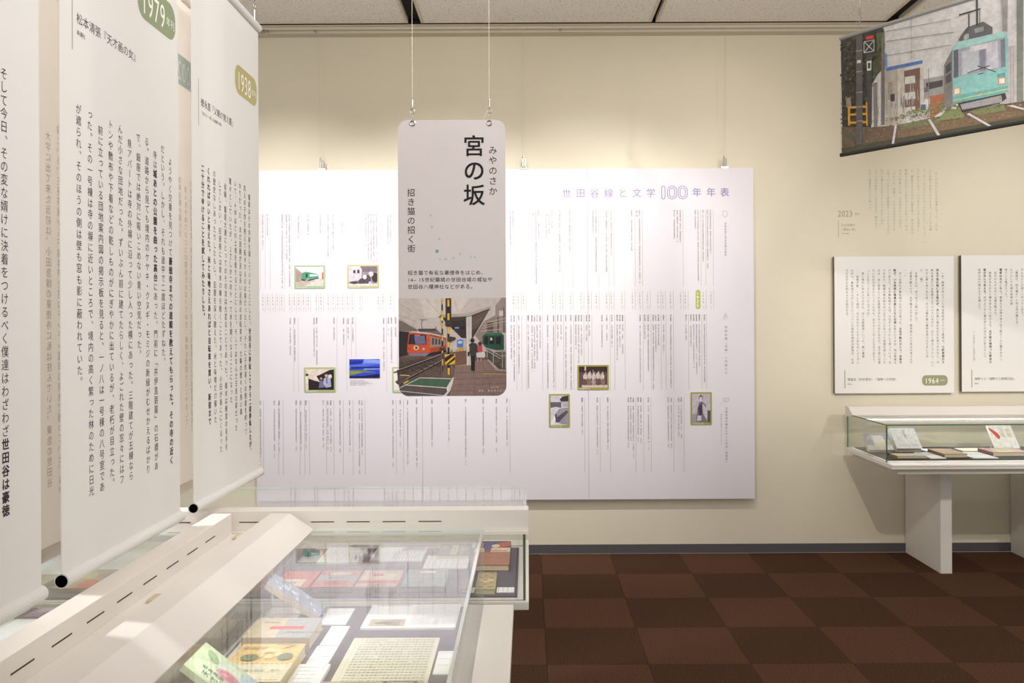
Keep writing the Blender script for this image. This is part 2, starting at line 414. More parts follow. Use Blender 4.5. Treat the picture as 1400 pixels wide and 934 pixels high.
# the printed photograph on the banner: (colour, outline in millimetres from the lower left corner of the print)
TRAM = [
 ((62, 58, 50), [(2, 618),(249, 617),(259, 523),(229, 399),(184, 334),(178, 109),(8, 148)]),
 ((74, 82, 52), [(184, 609),(252, 611),(257, 505),(239, 397),(194, 360),(181, 477)]),
 ((92, 100, 60), [(211, 596),(249, 595),(249, 535),(216, 496)]),
 ((178, 168, 152), [(262, 393),(357, 387),(357, 92),(262, 98)]),
 ((200, 192, 176), [(321, 385),(365, 381),(365, 102),(326, 100)]),
 ((120, 90, 76), [(363, 363),(450, 360),(447, 145),(365, 146)]),
 ((214, 208, 200), [(366, 332),(420, 327),(422, 290),(368, 295)]),
 ((214, 208, 200), [(366, 251),(420, 247),(422, 210),(368, 215)]),
 ((214, 208, 200), [(366, 177),(420, 173),(422, 136),(368, 140)]),
 ((205, 196, 184), [(447, 361),(464, 359),(464, 128),(447, 127)]),
 ((84, 116, 176), [(262, 405),(460, 394),(460, 378),(267, 385)]),
 ((120, 150, 190), [(257, 486),(272, 473),(272, 398),(257, 397)]),
 ((156, 154, 150), [(464, 298),(568, 292),(568, 191),(467, 199)]),
 ((72, 70, 72), [(478, 276),(561, 272),(561, 241),(478, 240)]),
 ((110, 108, 110), [(467, 253),(492, 256),(492, 230),(467, 230)]),
 ((170, 104, 74), [(496, 206),(570, 204),(570, 133),(514, 96),(496, 93)]),
 ((196, 190, 184), [(403, 140),(496, 144),(496, 93),(403, 94)]),
 ((70, 100, 160), [(450, 174),(475, 170),(475, 144),(450, 147)]),
 ((150, 140, 126), [(272, 324),(299, 325),(300, 234),(275, 234)]),
 ((60, 56, 54), [(287, 260),(311, 260),(312, 222),(289, 224)]),
 ((108, 88, 68), [(5, 148),(176, 113),(316, 96),(550, 97),(673, 102),(970, 93),(1348, 79),(1348, 4),(929, 4),(8, 4)]),
 ((122, 98, 74), [(326, 68),(550, 67),(773, 62),(932, 48),(929, 28),(550, 18),(326, 22)]),
 ((112, 118, 82), [(336, 98),(550, 93),(550, 67),(345, 67)]),
 ((128, 138, 90), [(525, 78),(586, 128),(656, 106),(666, 69)]),
 ((116, 126, 80), [(692, 90),(773, 102),(846, 91),(857, 63),(732, 65)]),
 ((96, 92, 70), [(8, 120),(92, 115),(165, 87),(16, 60)]),
 ((72, 70, 54), [(5, 31),(306, 28),(929, 18),(1348, 10),(1348, 4),(929, 4),(8, 4)]),
 ((206, 204, 208), [(312, 97),(324, 96),(308, 4),(295, 4)]),
 ((206, 204, 208), [(487, 91),(499, 92),(549, 4),(534, 4)]),
 ((206, 204, 208), [(677, 81),(690, 83),(791, 4),(777, 4)]),
 ((206, 204, 208), [(860, 83),(886, 80),(940, 52),(940, 45)]),
 ((220, 156, 52), [(44, 274),(59, 273),(58, 145),(45, 146)]),
 ((220, 156, 52), [(151, 252),(165, 250),(164, 125),(152, 126)]),
 ((220, 156, 52), [(58, 247),(151, 232),(151, 220),(58, 235)]),
 ((220, 156, 52), [(58, 208),(151, 194),(151, 182),(58, 197)]),
 ((220, 156, 52), [(58, 165),(151, 151),(151, 139),(58, 153)]),
 ((160, 140, 112), [(33, 305),(58, 305),(68, 243),(36, 245)]),
 ((70, 56, 50), [(38, 314),(58, 313),(58, 295),(39, 297)]),
 ((74, 70, 68), [(153, 513),(188, 513),(184, 125),(161, 127)]),
 ((112, 106, 98), [(239, 592),(259, 588),(257, 111),(237, 111)]),
 ((128, 120, 110), [(194, 342),(216, 340),(216, 109),(196, 111)]),
 ((94, 90, 86), [(96, 615),(133, 613),(131, 33),(92, 33)]),
 ((140, 134, 126), [(95, 537),(133, 532),(133, 524),(95, 529)]),
 ((140, 134, 126), [(95, 427),(133, 422),(133, 415),(95, 419)]),
 ((140, 134, 126), [(95, 316),(133, 313),(133, 305),(95, 308)]),
 ((140, 134, 126), [(95, 239),(133, 236),(133, 229),(95, 231)]),
 ((140, 134, 126), [(95, 162),(133, 160),(133, 152),(95, 155)]),
 ((226, 222, 214), [(100, 483),(123, 480),(123, 465),(100, 467)]),
 ((58, 56, 54), [(138, 614),(210, 607),(210, 496),(140, 504)]),
 ((242, 58, 48), [(153, 595),(196, 591),(196, 575),(155, 579)]),
 ((200, 198, 192), [(143, 569),(201, 564),(200, 567),(142, 572)]),
 ((200, 198, 192), [(142, 511),(198, 505),(198, 509),(141, 515)]),
 ((200, 198, 192), [(140, 571),(139, 513),(143, 512),(144, 570)]),
 ((200, 198, 192), [(198, 566),(196, 507),(200, 506),(202, 565)]),
 ((200, 198, 192), [(141, 570),(197, 506),(200, 508),(144, 572)]),
 ((200, 198, 192), [(199, 567),(140, 514),(143, 511),(202, 564)]),
 ((230, 228, 222), [(157, 464),(184, 461),(182, 411),(159, 414)]),
 ((70, 68, 66), [(163, 453),(178, 451),(177, 421),(164, 423)]),
 ((138, 134, 130), [(267, 589),(604, 553),(603, 556),(267, 592)]),
 ((138, 134, 130), [(267, 538),(621, 487),(621, 490),(267, 541)]),
 ((138, 134, 130), [(267, 463),(604, 429),(603, 432),(267, 466)]),
 ((138, 134, 130), [(402, 620),(402, 408),(404, 407),(404, 620)]),
 ((138, 134, 130), [(490, 346),(490, 96),(493, 95),(493, 345)]),
 ((138, 134, 130), [(325, 386),(325, 100),(327, 100),(327, 385)]),
 ((138, 134, 130), [(400, 231),(400, 95),(402, 95),(402, 231)]),
 ((150, 146, 142), [(840, 620),(868, 620),(864, 422),(843, 424)]),
 ((182, 176, 174), [(864, 354),(906, 350),(906, 90),(846, 92)]),
 ((140, 134, 132), [(877, 352),(877, 92),(879, 91),(879, 352)]),
 ((140, 134, 132), [(889, 349),(889, 89),(891, 89),(891, 348)]),
 ((196, 190, 188), [(906, 468),(1348, 414),(1348, 72),(906, 90)]),
 ((122, 126, 118), [(906, 616),(934, 607),(932, 86),(904, 87)]),
 ((150, 158, 150), [(978, 464),(1152, 444),(1152, 85),(978, 95)]),
 ((90, 98, 96), [(1008, 415),(1124, 405),(1124, 264),(1008, 270)]),
 ((96, 96, 98), [(640, 447),(657, 470),(681, 494),(757, 500),(799, 461),(798, 432),(647, 434)]),
 ((170, 170, 172), [(664, 464),(690, 463),(690, 437),(666, 438)]),
 ((150, 150, 152), [(715, 478),(757, 477),(760, 455),(719, 455)]),
 ((58, 58, 60), [(724, 620),(724, 490),(732, 488),(732, 620)]),
 ((58, 58, 60), [(644, 561),(745, 560),(744, 567),(642, 568)]),
 ((58, 58, 60), [(687, 558),(687, 489),(693, 488),(693, 556)]),
 ((58, 58, 60), [(688, 497),(663, 456),(666, 454),(691, 494)]),
 ((70, 70, 72), [(739, 558),(739, 482),(742, 481),(742, 557)]),
 ((122, 116, 112), [(570, 343),(609, 406),(614, 149),(597, 126),(567, 139)]),
 ((70, 70, 72), [(577, 334),(604, 350),(605, 308),(579, 298)]),
 ((70, 70, 72), [(577, 281),(604, 298),(605, 255),(579, 246)]),
 ((134, 192, 186), [(611, 420),(645, 437),(857, 427),(867, 388),(867, 148),(740, 140),(611, 148)]),
 ((164, 208, 202), [(611, 420),(645, 437),(857, 427),(860, 403),(617, 401)]),
 ((156, 160, 172), [(617, 401),(855, 398),(857, 261),(615, 267)]),
 ((92, 92, 100), [(617, 401),(639, 401),(639, 267),(615, 267)]),
 ((188, 192, 198), [(657, 384),(734, 391),(734, 277),(657, 271)]),
 ((196, 194, 204), [(770, 395),(822, 393),(824, 267),(772, 268)]),
 ((212, 206, 206), [(695, 398),(778, 395),(778, 369),(695, 372)]),
 ((128, 130, 142), [(740, 371),(765, 370),(765, 268),(740, 269)]),
 ((118, 120, 130), [(834, 393),(854, 393),(856, 263),(836, 265)]),
 ((106, 170, 164), [(611, 181),(867, 173),(867, 144),(740, 140),(611, 148)]),
 ((214, 204, 120), [(613, 158),(865, 156),(865, 160),(612, 161)]),
 ((196, 150, 118), [(616, 218),(649, 215),(649, 182),(616, 185)]),
 ((244, 228, 206), [(620, 214),(644, 212),(644, 188),(620, 189)]),
 ((196, 150, 118), [(822, 218),(856, 216),(856, 183),(822, 186)]),
 ((244, 228, 206), [(828, 213),(851, 212),(851, 189),(828, 191)]),
 ((100, 150, 148), [(818, 238),(854, 237),(854, 217),(818, 220)]),
 ((190, 110, 70), [(730, 176),(740, 176),(740, 165),(730, 165)]),
 ((56, 54, 56), [(634, 142),(854, 142),(860, 116),(830, 101),(656, 94)]),
 ((156, 150, 154), [(647, 133),(837, 136),(841, 103),(657, 105)]),
 ((60, 62, 66), [(682, 274),(784, 283),(783, 288),(681, 278)]),
 ((60, 62, 66), [(727, 297),(812, 248),(813, 252),(728, 301)]),
 ((60, 62, 66), [(732, 256),(757, 256),(757, 260),(732, 260)]),
]

# ------------------------------------------------------------------ room shell
WY = 6.17            # long wall
CZ = 3.80            # ceiling
X0, X1, Y0 = -4.6, 5.6, -3.0
tag(MB().box((X0, WY, 0), (X1, WY + 0.1, 4.0)).build('wall_back', M_WALL), 'cream painted exhibition wall', None, None, 'structure')
tag(MB().box((X0, WY - 0.008, 0), (X1, WY, 0.065)).build('baseboard_back', M_BASE), 'dark grey vinyl baseboard under the cream wall', None, None, 'structure')

floor = tag(MB().box((X0, Y0, -0.06), (X1, WY, -0.008)).build('floor', M_CARP[1]), 'brown carpet tile floor', None, None, 'structure')
tile_me = []
for k in range(2):
    b = MB().box((0.0008, 0.0008, -0.008), (0.4992, 0.4992, 0.0))
    o = b.build('carpet_tile', M_CARP[k], floor, local=True, bevel=0.0015); tile_me.append(o.data); bpy.data.objects.remove(o)
TX, TN = 0.084, 12
for j in range(TN):
    for i in range(-5, 9):
        o = bpy.data.objects.new('carpet_tile', tile_me[(i + j) % 2]); link(o, floor)
        o.location = Vector((TX + 0.5 * i, WY - 0.008 - 0.5 * (j + 1), 0)) - floor.location

ceil = tag(MB().box((X0, Y0, CZ + 0.03), (X1, WY, CZ + 0.1)).build('ceiling', M_VOID), 'speckled acoustic ceiling of large boards with dark slots', None, None, 'structure')
PITCH = 1.685; WIDE = (-0.79, 2.58)
lines = [(-0.79 + PITCH * k) for k in range(-2, 5)]
edges = [X0] + [x for x in lines if X0 < x < X1] + [X1]
def halfgap(x):
    if x in (X0, X1): return 0.0
    k = round((x + 0.79) / PITCH)
    return 0.045 if k % 2 == 0 else 0.014
ys = [Y0, -1.0, 0.76, 2.51, 4.26, 5.985]
for i in range(len(edges) - 1):
    a = edges[i] + halfgap(edges[i]); b = edges[i + 1] - halfgap(edges[i + 1])
    for j in range(len(ys) - 1):
        p = MB().box((a + 0.02, ys[j] + 0.012, CZ), (b - 0.02, ys[j + 1] - 0.012, CZ + 0.03)).build('ceiling_panel', M_CEIL, ceil)
        f = MB()
        for q in ((a, a + 0.02), (b - 0.02, b)): f.box((q[0], ys[j] + 0.004, CZ - 0.004), (q[1], ys[j + 1] - 0.002, CZ + 0.03))
        f.box((a + 0.02, ys[j + 1] - 0.012, CZ - 0.004), (b - 0.02, ys[j + 1] - 0.002, CZ + 0.03))
        f.box((a + 0.02, ys[j] + 0.004, CZ - 0.004), (b - 0.02, ys[j] + 0.012, CZ + 0.03))
        f.build('panel_frame', M_RAIL, ceil)
tag(MB().box((X0, 6.015, CZ - 0.006), (X1, WY, CZ + 0.03)).build('trim_1', M_RAIL, bevel=0.002), 'beige edge strip between ceiling and cream wall', None, None, 'structure')
tag(MB().box((X0, 5.988, CZ - 0.001), (X1, 6.0145, CZ + 0.029)).build('gap_shade_strip', M_VOID), 'black strip painting in the gap shade between ceiling boards and edge strip', None, None, 'structure')  # solid black strip added to darken the gap, its shade put in as colour
rail = MB().box((X0, 6.085, 3.762), (X1, WY, 3.794)).box((X0, 6.05, 3.778), (X1, 6.075, 3.794)).box((X0, 6.075, 3.788), (X1, 6.085, 3.794))
rail = tag(rail.build('trim_2', M_RAIL), 'beige picture rail along the top of the cream wall', None, None, 'structure')

# picture hooks on the rail
def rail_hook(x, label, grp=None):
    t = empty('rail_hook', (x, 6.06, 3.745), label, 'hook', grp)
    MB().box((x - 0.006, 6.055, 3.76), (x + 0.006, 6.062, 3.779)).build('clip', M_STEEL, t)
    MB().tube([(x, 6.058, 3.762), (x, 6.056, 3.748), (x, 6.05, 3.742), (x, 6.043, 3.746), (x, 6.041, 3.754)], 0.0022, 6).build('hook_wire', M_WIRE, t)
for k in range(5): rail_hook(-1.93 + 0.017 * k + 0.012 * (k == 4), 'small spare wire hook bunched on the picture rail', 'spare hooks bunched on the rail')
rail_hook(-1.51, 'single wire hook on the picture rail above the first timeline wire')
rail_hook(0.24, 'single wire hook on the picture rail between two timeline wires')

# ------------------------------------------------------------------ long timeline board
BY = 6.12
K_B = BY / 1160.0
def BX(q): return (q - 722) * K_B
def BZ(q): return CAM_H + (442 - q) * K_B
bz0, bz1 = BZ(683.5), BZ(231)
bl, br = BX(350), BX(1031)
board = empty('timeline_board', ((bl + br) / 2, BY + 0.01, bz0), 'long white timeline board of three panels with small vertical lettering and framed photographs', 'board')
pw = (br - bl) / 3
panels = []
for k in range(3):
    panels.append(MB().box((bl + pw * k + 0.0006, BY, bz0), (bl + pw * (k + 1) - 0.0006, BY + 0.018, bz1)).build('board_panel', M_BOARD, board, bevel=0.001))
PLB = Plane((0, BY, 0), (1, 0, 0), (0, 0, 1))
POOL = '世田谷線豪徳寺宮坂文学年表電車開通三軒茶屋下高井戸作家移住町区立松陰神社前若林上山小説集短編発表代田園線路新聞社刊行東京市駅舎改称玉川電気鉄道支廃止昭和大正平成生誕没後居住執筆日記随筆詩歌の、をにがでとり'
def filler(n, seed):
    rr = random.Random(seed); return ''.join(rr.choice(POOL) for _ in range(n))
ty_red = Type(PLB); ty_grey = Type(PLB); ty_bold = Type(PLB); ty_year = Type(PLB); ty_lilac = Type(PLB)
seed = 0
CH = 0.0117
def tcol(t, px, y0, y1, sz=0.0105, head=0):
    global seed; seed += 1
    v = BZ(y0); n = max(1, int((BZ(y0) - BZ(y1)) / CH)); s_ = filler(n, seed)
    rr = random.Random(seed + 999)
    for i, ch in enumerate(s_):
        if rr.random() < 0.09 and i > head: continue
        if head and i in (head, head + 1): continue
        t.put(ch, BX(px), v - (i + 0.5) * CH, sz, 0.02 if (head and i < head) else 0.0, True)
ZL = lambda x: 350 + x / 4.062
ZR = lambda x: 690 + x / 4.0
# upper row: railway history (dark red type)
for x, y in ((40, 490), (66, 410), (148, 705), (172, 545), (188, 705), (239, 435), (292, 410), (360, 400), (402, 540), (430, 495), (482, 398), (612, 475), (626, 552), (641, 560), (656, 560), (672, 560), (735, 460), (750, 450)):
    tcol(ty_red, ZL(x), 291, 220 + y / 4.062)
for x, y in ((33, 455), (48, 328), (143, 260), (158, 268), (174, 640), (188, 390), (230, 385), (246, 360), (262, 335), (303, 575), (358, 462), (486, 365), (502, 575), (559, 575), (585, 487), (697, 455), (725, 275), (740, 640), (930, 392), (947, 410), (963, 418), (1045, 340), (1060, 640), (1087, 520), (1112, 555), (1128, 480)):
    tcol(ty_red, ZR(x), 288, 230 + y / 4.0)
for x in (556, 571, 590, 607, 624, 640, 655, 668, 683): tcol(ty_red, x, 290, 330 + (x * 37) % 60)
# years
YL = [(40, 1996), (67, 1995), (95, 1994), (120, 1993), (145, 1992), (188, 1990), (215, 1989), (240, 1988), (266, 1987), (292, 1986), (337, 1981), (363, 1980), (403, 1978), (430, 1977), (456, 1976), (483, 1975), (510, 1974), (536, 1973), (580, 1971), (681, 1969), (708, 1967), (750, 1966)]
YR = [(50, 1948), (76, 1947), (104, 1946), (192, 1945), (264, 1944), (305, 1943), (362, 1942), (419, 1941), (461, 1940), (503, 1939), (559, 1938), (585, 1936), (643, 1935), (700, 1933), (741, 1932), (783, 1931), (840, 1930), (866, 1929), (908, 1928), (964, 1927), (990, 1926), (1088, 1924), (1130, 1923)]
ty_olive = Type(PLB)
def year(t, px, yy):
    era = ('昭和' if yy < 1989 else '平成') if yy > 1926 else '大正'
    n = yy - (1925 if yy > 1926 else 1911) if yy < 1989 else yy - 1988
    for i, ch in enumerate(str(yy)): t.put(ch, BX(px) + 0.003, BZ(401.5) - i * 0.0225, 0.021, 0.01)
    for i, ch in enumerate(era + str(n)): t.put(ch, BX(px) + (0.002 if ch.isdigit() else 0), BZ(419.5) - i * 0.0085, 0.008)
for x, yy in YL: year(ty_year, ZL(x), yy)
for x, yy in YR: year(ty_olive if yy > 1926 else ty_year, ZR(x), yy)
for i, yy in enumerate(range(1950, 1966)): year(ty_olive, 687 - i * 9.2, yy)
# middle row: writers (grey type with heavier heads)
for x, y in ((168, 165), (190, 195), (285, 170), (298, 210), (383, 90), (430, 115), (452, 80), (475, 100), (627, 245), (650, 65), (665, 205), (685, 75)):
    tcol(ty_grey, 350 + x / 3.59, 433, 440 + y / 3.59, 0.0105, 4)
for x, y in ((35, 160), (50, 305), (75, 240), (125, 320), (145, 235), (158, 215), (172, 180), (188, 110), (228, 320), (260, 325), (282, 105), (300, 60), (325, 325), (352, 325), (378, 110), (393, 185), (408, 155), (435, 65), (450, 40), (517, 105), (543, 70), (570, 105), (598, 175), (612, 105), (627, 140), (720, 290), (745, 60), (763, 230), (790, 325), (803, 135), (818, 90), (845, 140), (883, 320), (965, 65), (990, 105), (1005, 215), (1020, 250), (1035, 215), (1062, 295)):
    tcol(ty_grey, 690 + x / 3.89, 431, 450 + y / 3.89, 0.0105, 4)
for x in range(552, 690, 12): tcol(ty_grey, x, 432, 470 + (x * 53) % 65, 0.0105, 4)
# lower row: works set along the line, place names at the foot in olive
ty_foot = Type(PLB)
def low(px, y0, y1):
    tcol(ty_grey, px, y0, y1 - 9, 0.0105, 3); tcol(ty_foot, px, y1 - 7, y1, 0.0105)
for x, y in ((20, 700), (88, 665), (112, 635), (195, 630), (218, 630), (243, 620), (328, 615), (350, 635), (365, 635), (410, 640), (458, 640), (505, 745), (518, 650), (670, 710), (706, 610), (742, 700)):
    low(350 + x / 3.59, 546, 440 + y / 3.59)
for x, y in ((10, 625), (410, 560), (490, 670), (546, 645), (655, 635), (668, 600), (682, 690), (707, 605), (722, 610), (762, 650), (868, 635), (884, 640), (923, 575), (937, 590)):
    low(690 + x / 3.89, 544, 450 + y / 3.89)
for x in (569, 590, 613, 636, 660, 678): low(x, 545, 600 + (x * 31) % 40)
# title and row headings
u = BX(769)
for ch in '世田谷線と文学': ty_lilac.put(ch, u + 0.034, BZ(264.5), 0.068, 0.0); u += 0.1013
for ch, px in (('年', 953.5), ('年', 973), ('表', 991.5)): ty_lilac.put(ch, BX(px), BZ(264), 0.068, 0.012)
ty_head = Type(PLB)
ty_head.col('世田谷線と世田谷線の歴史', BX(992.5), BZ(305), 0.0205, 0.017)
ty_head.col('世田谷線（沿線）と作家たち', BX(992.5), BZ(446), 0.0275, 0.021)
ty_head.col('沿線地域が舞台となった作品（発表年）', BX(992.5), BZ(558), 0.0228, 0.019)
ty_head.col('作品の舞台となる場所を、おもなものとして示した。', BX(985.5), BZ(567), 0.0095, 0.009)
ty_red.build('lettering', ink((124, 94, 100)), board)
ty_grey.build('lettering', ink((104, 92, 100)), board)
ty_year.build('lettering', ink((156, 158, 134)), board)
ty_olive.build('lettering', ink((170, 168, 108)), board)
ty_foot.build('lettering', ink((156, 150, 84)), board)
ty_lilac.build_each('title_character', ink((158, 146, 186)), board)
ty_head.build('lettering', ink((150, 136, 146)), board)
# outlined figures 100
def outline_ring(pts_o, pts_i): return pts_o, pts_i
fig = []
LIL = (158, 146, 188); WH = (228, 222, 225)
def pill(px0, px1, py0, py1, r, cuts):
    out = []
    for c, col in cuts: out.append((col, rrect(BX(px0) + c, BZ(py1) + c, BX(px1) - c, BZ(py0) - c, max(0.002, r - c))))
    return out
fig += pill(905, 910.5, 255, 273.5, 0.0125, ((0, LIL), (0.006, WH)))
for a in (913, 927.5): fig += pill(a, a + 13.5, 255, 273.5, 0.033, ((0, LIL), (0.006, WH), (0.014, LIL), (0.02, WH)))
# highlighted year
fig += [((178, 184, 84), rrect(BX(951.3), BZ(424), BX(957.8), BZ(397.5), 0.016))]
# thin vertical rules
GREEN_R, GREY_R = (186, 180, 142), (190, 182, 182)
def rule(px, y0, y1, c): fig.append((c, rect(BX(px) - 0.0012, BZ(y1), BX(px) + 0.0012, BZ(y0))))
for x in (27, 53, 80, 160, 200, 253, 306, 376, 416, 443, 497, 694, 765): rule(ZL(x), 291, 394 if x not in (253, 306, 376) else 360, GREY_R)
for x in (22, 64, 205, 277, 318, 375, 517, 573, 600, 715, 755, 978, 1075, 1102, 1143): rule(ZR(x), 288, 392, GREEN_R)
for x, yy in YL: rule(ZL(x) + 3, 401, 425, GREY_R)
for x, yy in YR: rule(ZR(x) + 3.5, 398, 424, GREEN_R)
for x in (185, 207, 397, 444, 467, 490, 641, 693): rule(350 + x / 3.59, 433, 535 if x not in (467, 490) else 488, GREY_R)
for x in (64, 91, 116, 201, 270, 313, 367, 421, 463, 560, 585, 640, 736, 778, 832, 857, 897, 978, 1048, 1073): rule(690 + x / 3.89, 431, 534 if x not in (421, 463) else 498, GREEN_R)
for x in (35, 108, 131, 213, 237, 260, 343, 380, 426, 474, 533, 686, 722): rule(350 + x / 3.59, 546, 648, (178, 172, 174))
for x in (25, 423, 505, 560, 695, 736, 776, 897, 951): rule(690 + x / 3.89, 545, 647, (188, 182, 158))
# small line icons beside the row headings
ICON = {294: [[(-.018, .022), (-.004, .018), (.010, .022), (.019, .016), (.017, -.004), (.008, -.018), (.0, -.022), (-.008, -.014), (-.014, -.016), (-.018, .022)]],
        434: [ell(0, .014, .009, .009, 8) + [(.009, .014)], [(-.014, -.022), (-.012, -.004), (-.005, .003), (.005, .003), (.012, -.004), (.014, -.022)], [(-.004, -.022), (-.004, -.006)]],
        548: [[(0, -.014), (-.02, -.009), (-.02, .014), (0, .009), (.02, .014), (.02, -.009), (0, -.014)], [(0, .009), (0, -.014)]]}
for py, lines_ in ICON.items():
    c = (BX(992), BZ(py))
    for ln in lines_:
        for p, q in zip(ln[:-1], ln[1:]): fig.append(((182, 172, 178), strip(0.003, (c[0] + p[0], c[1] + p[1]), (c[0] + q[0], c[1] + q[1]))))
    for k in range(5): fig.append(((196, 190, 192), ell(c[0] - 0.024 - 0.008 * k, c[1] - 0.03 + 0.003 * ((k * 2) % 3), 0.0022, 0.0022, 6)))
pm = print_obj('printed_rules', fig, PLB, board, h0=0.0004, dh=0.000002, material=print_mat('board_print', 0.55, 0.0)); pm['kind'] = 'stuff'
yt = Type(PLB)
for i, ch in enumerate('1925'): yt.put(ch, BX(954.6) + 0.004, BZ(402.3) - i * 0.0285, 0.03, 0.02)
yt.build('year_lettering', ink((246, 244, 232)), board, h=0.0012)

# framed photographs printed on raised cards on the board
def card(px0, py0, px1, py1, frame, polys, label, foot=True, parent=board):
    x0, x1, z0, z1 = BX(px0), BX(px1), BZ(py1), BZ(py0)
    b = MB(); pr = rrect(x0, z0, x1, z1, 0.006, 3)
    b.prism(pr, BY - 0.004, BY - 0.0003, lambda l, a, c: (a, l, c))
    o = b.build('photo_card', mat('card_%d_%d_%d' % frame, frame, 0.5), parent); o['label'] = label
    m = 0.011 if foot else 0.0
    px_, pz = x0 + m, z0 + (0.017 if foot else 0)
    w, h = x1 - x0 - 2 * m, z1 - z0 - m - (0.017 if foot else 0)
    pl = Plane((px_, BY - 0.004, pz), (1, 0, 0), (0, 0, 1))
    print_obj('photo_print', [(c, [(min(max(a, 0), 1) * w, min(max(d, 0), 1) * h) for a, d in pts]) for c, pts in polys], pl, o, h0=0.0003, dh=0.00003, material=M_PRINT_S)
    if foot:
        t = Type(Plane((x0, BY - 0.004, z0), (1, 0, 0), (0, 0, 1))); t.row('世田谷線沿線の風景', 0.012, 0.0085, 0.009); t.build('lettering', ink((240, 240, 228)), o, h=0.0004)
OL, OL2, OL3 = (156, 184, 142), (184, 184, 130), (160, 154, 66)
SKYW = (236, 228, 224)
card(402.8, 361.5, 444.8, 393.2, OL, [(SKYW, rect(0, 0, 1, 1)), ((196, 176, 166), rect(0, 0, 1, .32)), ((170, 150, 142), [(0, .95), (.25, .68), (.25, .3), (0, .2)]), ((214, 200, 192), [(.3, 0), (1, 0), (1, .42), (.85, .42)]), ((84, 148, 118), [(.2, .32), (.22, .68), (.36, .76), (.82, .62), (.82, .42), (.45, .3)]), ((206, 222, 216), [(.5, .5), (.8, .52), (.8, .6), (.5, .62)]), ((44, 52, 48), [(.2, .3), (.45, .26), (.84, .4), (.84, .44), (.45, .32), (.2, .36)]), ((40, 60, 54), [(.36, .44), (.43, .46), (.43, .64), (.36, .66)]), ((170, 160, 160), [(.28, .2), (.44, .42), (.5, .42), (.38, .18)]), ((226, 110, 80), rect(.94, .35, 1, .72))], 'colour photograph of a green tram in a pale green border')
card(475, 361, 518.5, 392.8, OL2, [((150, 136, 142), rect(0, 0, 1, 1)), ((206, 196, 202), [(0, .2), (0, 1), (.4, 1), (.46, .85), (.44, .3)]), ((120, 106, 112), [(.4, 1), (1, 1), (1, .7), (.5, .72)]), ((72, 60, 68), rect(.16, .64, .24, .8)), ((66, 56, 64), rect(.3, .64, .38, .82)), ((80, 68, 74), ell(.47, .2, .13, .18)), ((84, 72, 78), ell(.68, .3, .1, .26)), ((60, 50, 56), ell(.92, .42, .12, .26)), ((214, 204, 208), ell(.56, .45, .07, .12)), ((208, 198, 202), ell(.78, .6, .08, .14)), ((216, 208, 212), rect(0, 0, 1, .1)), ((78, 66, 72), ell(.2, .16, .14, .08)), ((196, 186, 190), ell(.74, .12, .05, .1))], 'sepia photograph of workers beside a rail car in a khaki border')
card(415.5, 501, 458.5, 535, (172, 180, 128), [((222, 206, 192), rect(0, 0, 1, 1)), ((40, 32, 34), [(.1, 0), (.1, .55), (.3, .45), (.5, .38), (.36, .65), (.5, .72), (.85, .95), (1, .98), (1, 0)]), ((222, 206, 192), [(.1, .75), (.32, .45), (.5, .4), (.36, .7)]), ((116, 112, 146), [(.46, .1), (.5, .42), (.58, .46), (.7, .3), (.66, .12)]), ((172, 172, 204), [(.62, .3), (.64, .55), (.76, .6), (.88, .52), (.9, .15), (.72, .1)]), ((200, 160, 140), ell(.73, .68, .055, .08)), ((186, 148, 128), ell(.55, .54, .04, .06)), ((44, 40, 50), [(.66, .74), (.68, .84), (.8, .84), (.81, .74)]), ((214, 206, 190), ell(.86, .64, .07, .1)), ((232, 222, 214), [(0, .3), (.09, .3), (.09, .7), (0, .7)]), ((70, 58, 54), ell(.05, .72, .06, .06)), ((60, 54, 66), strip(.03, (.745, .58), (.75, .3)))], 'photograph of two uniformed figures in a pale olive border')
card(477.5, 490, 519, 515.8, (20, 24, 90), [((52, 68, 196), rect(0, 0, 1, 1)), ((84, 108, 214), [(0, .5), (1, .72), (1, .9), (0, .8)]), ((132, 156, 226), [(.35, .8), (1, .78), (1, .95), (.5, 1)]), ((34, 46, 150), [(0, .9), (.5, .92), (.4, .74), (0, .7)]), ((28, 44, 120), [(.05, .48), (.6, .52), (1, .5), (1, .58), (.4, .6), (.05, .6)]), ((104, 124, 70), [(0, .12), (.5, .3), (.9, .28), (.5, .42), (0, .42)]), ((140, 150, 80), [(.05, .2), (.4, .28), (.35, .36), (.02, .34)]), ((18, 26, 70), [(0, 0), (1, 0), (1, .22), (.5, .12), (0, .1)]), ((150, 170, 220), [(.45, .44), (1, .46), (1, .5), (.5, .5)])], 'blurred blue and green landscape print without a border', False)
card(536, 501, 578, 536, (172, 184, 130), [((226, 218, 216), rect(0, 0, 1, 1)), ((70, 60, 60), [(0, .85), (.3, .95), (.3, .88), (0, .78)]), ((62, 54, 54), strip(.06, (.15, .95), (.18, .25))), ((70, 62, 60), [(.05, .4), (.3, .55), (.3, .2), (.1, .3)]), ((120, 110, 110), rect(.35, 0, 1, .5))], 'photograph in a pale olive border beside the hanging station panel')
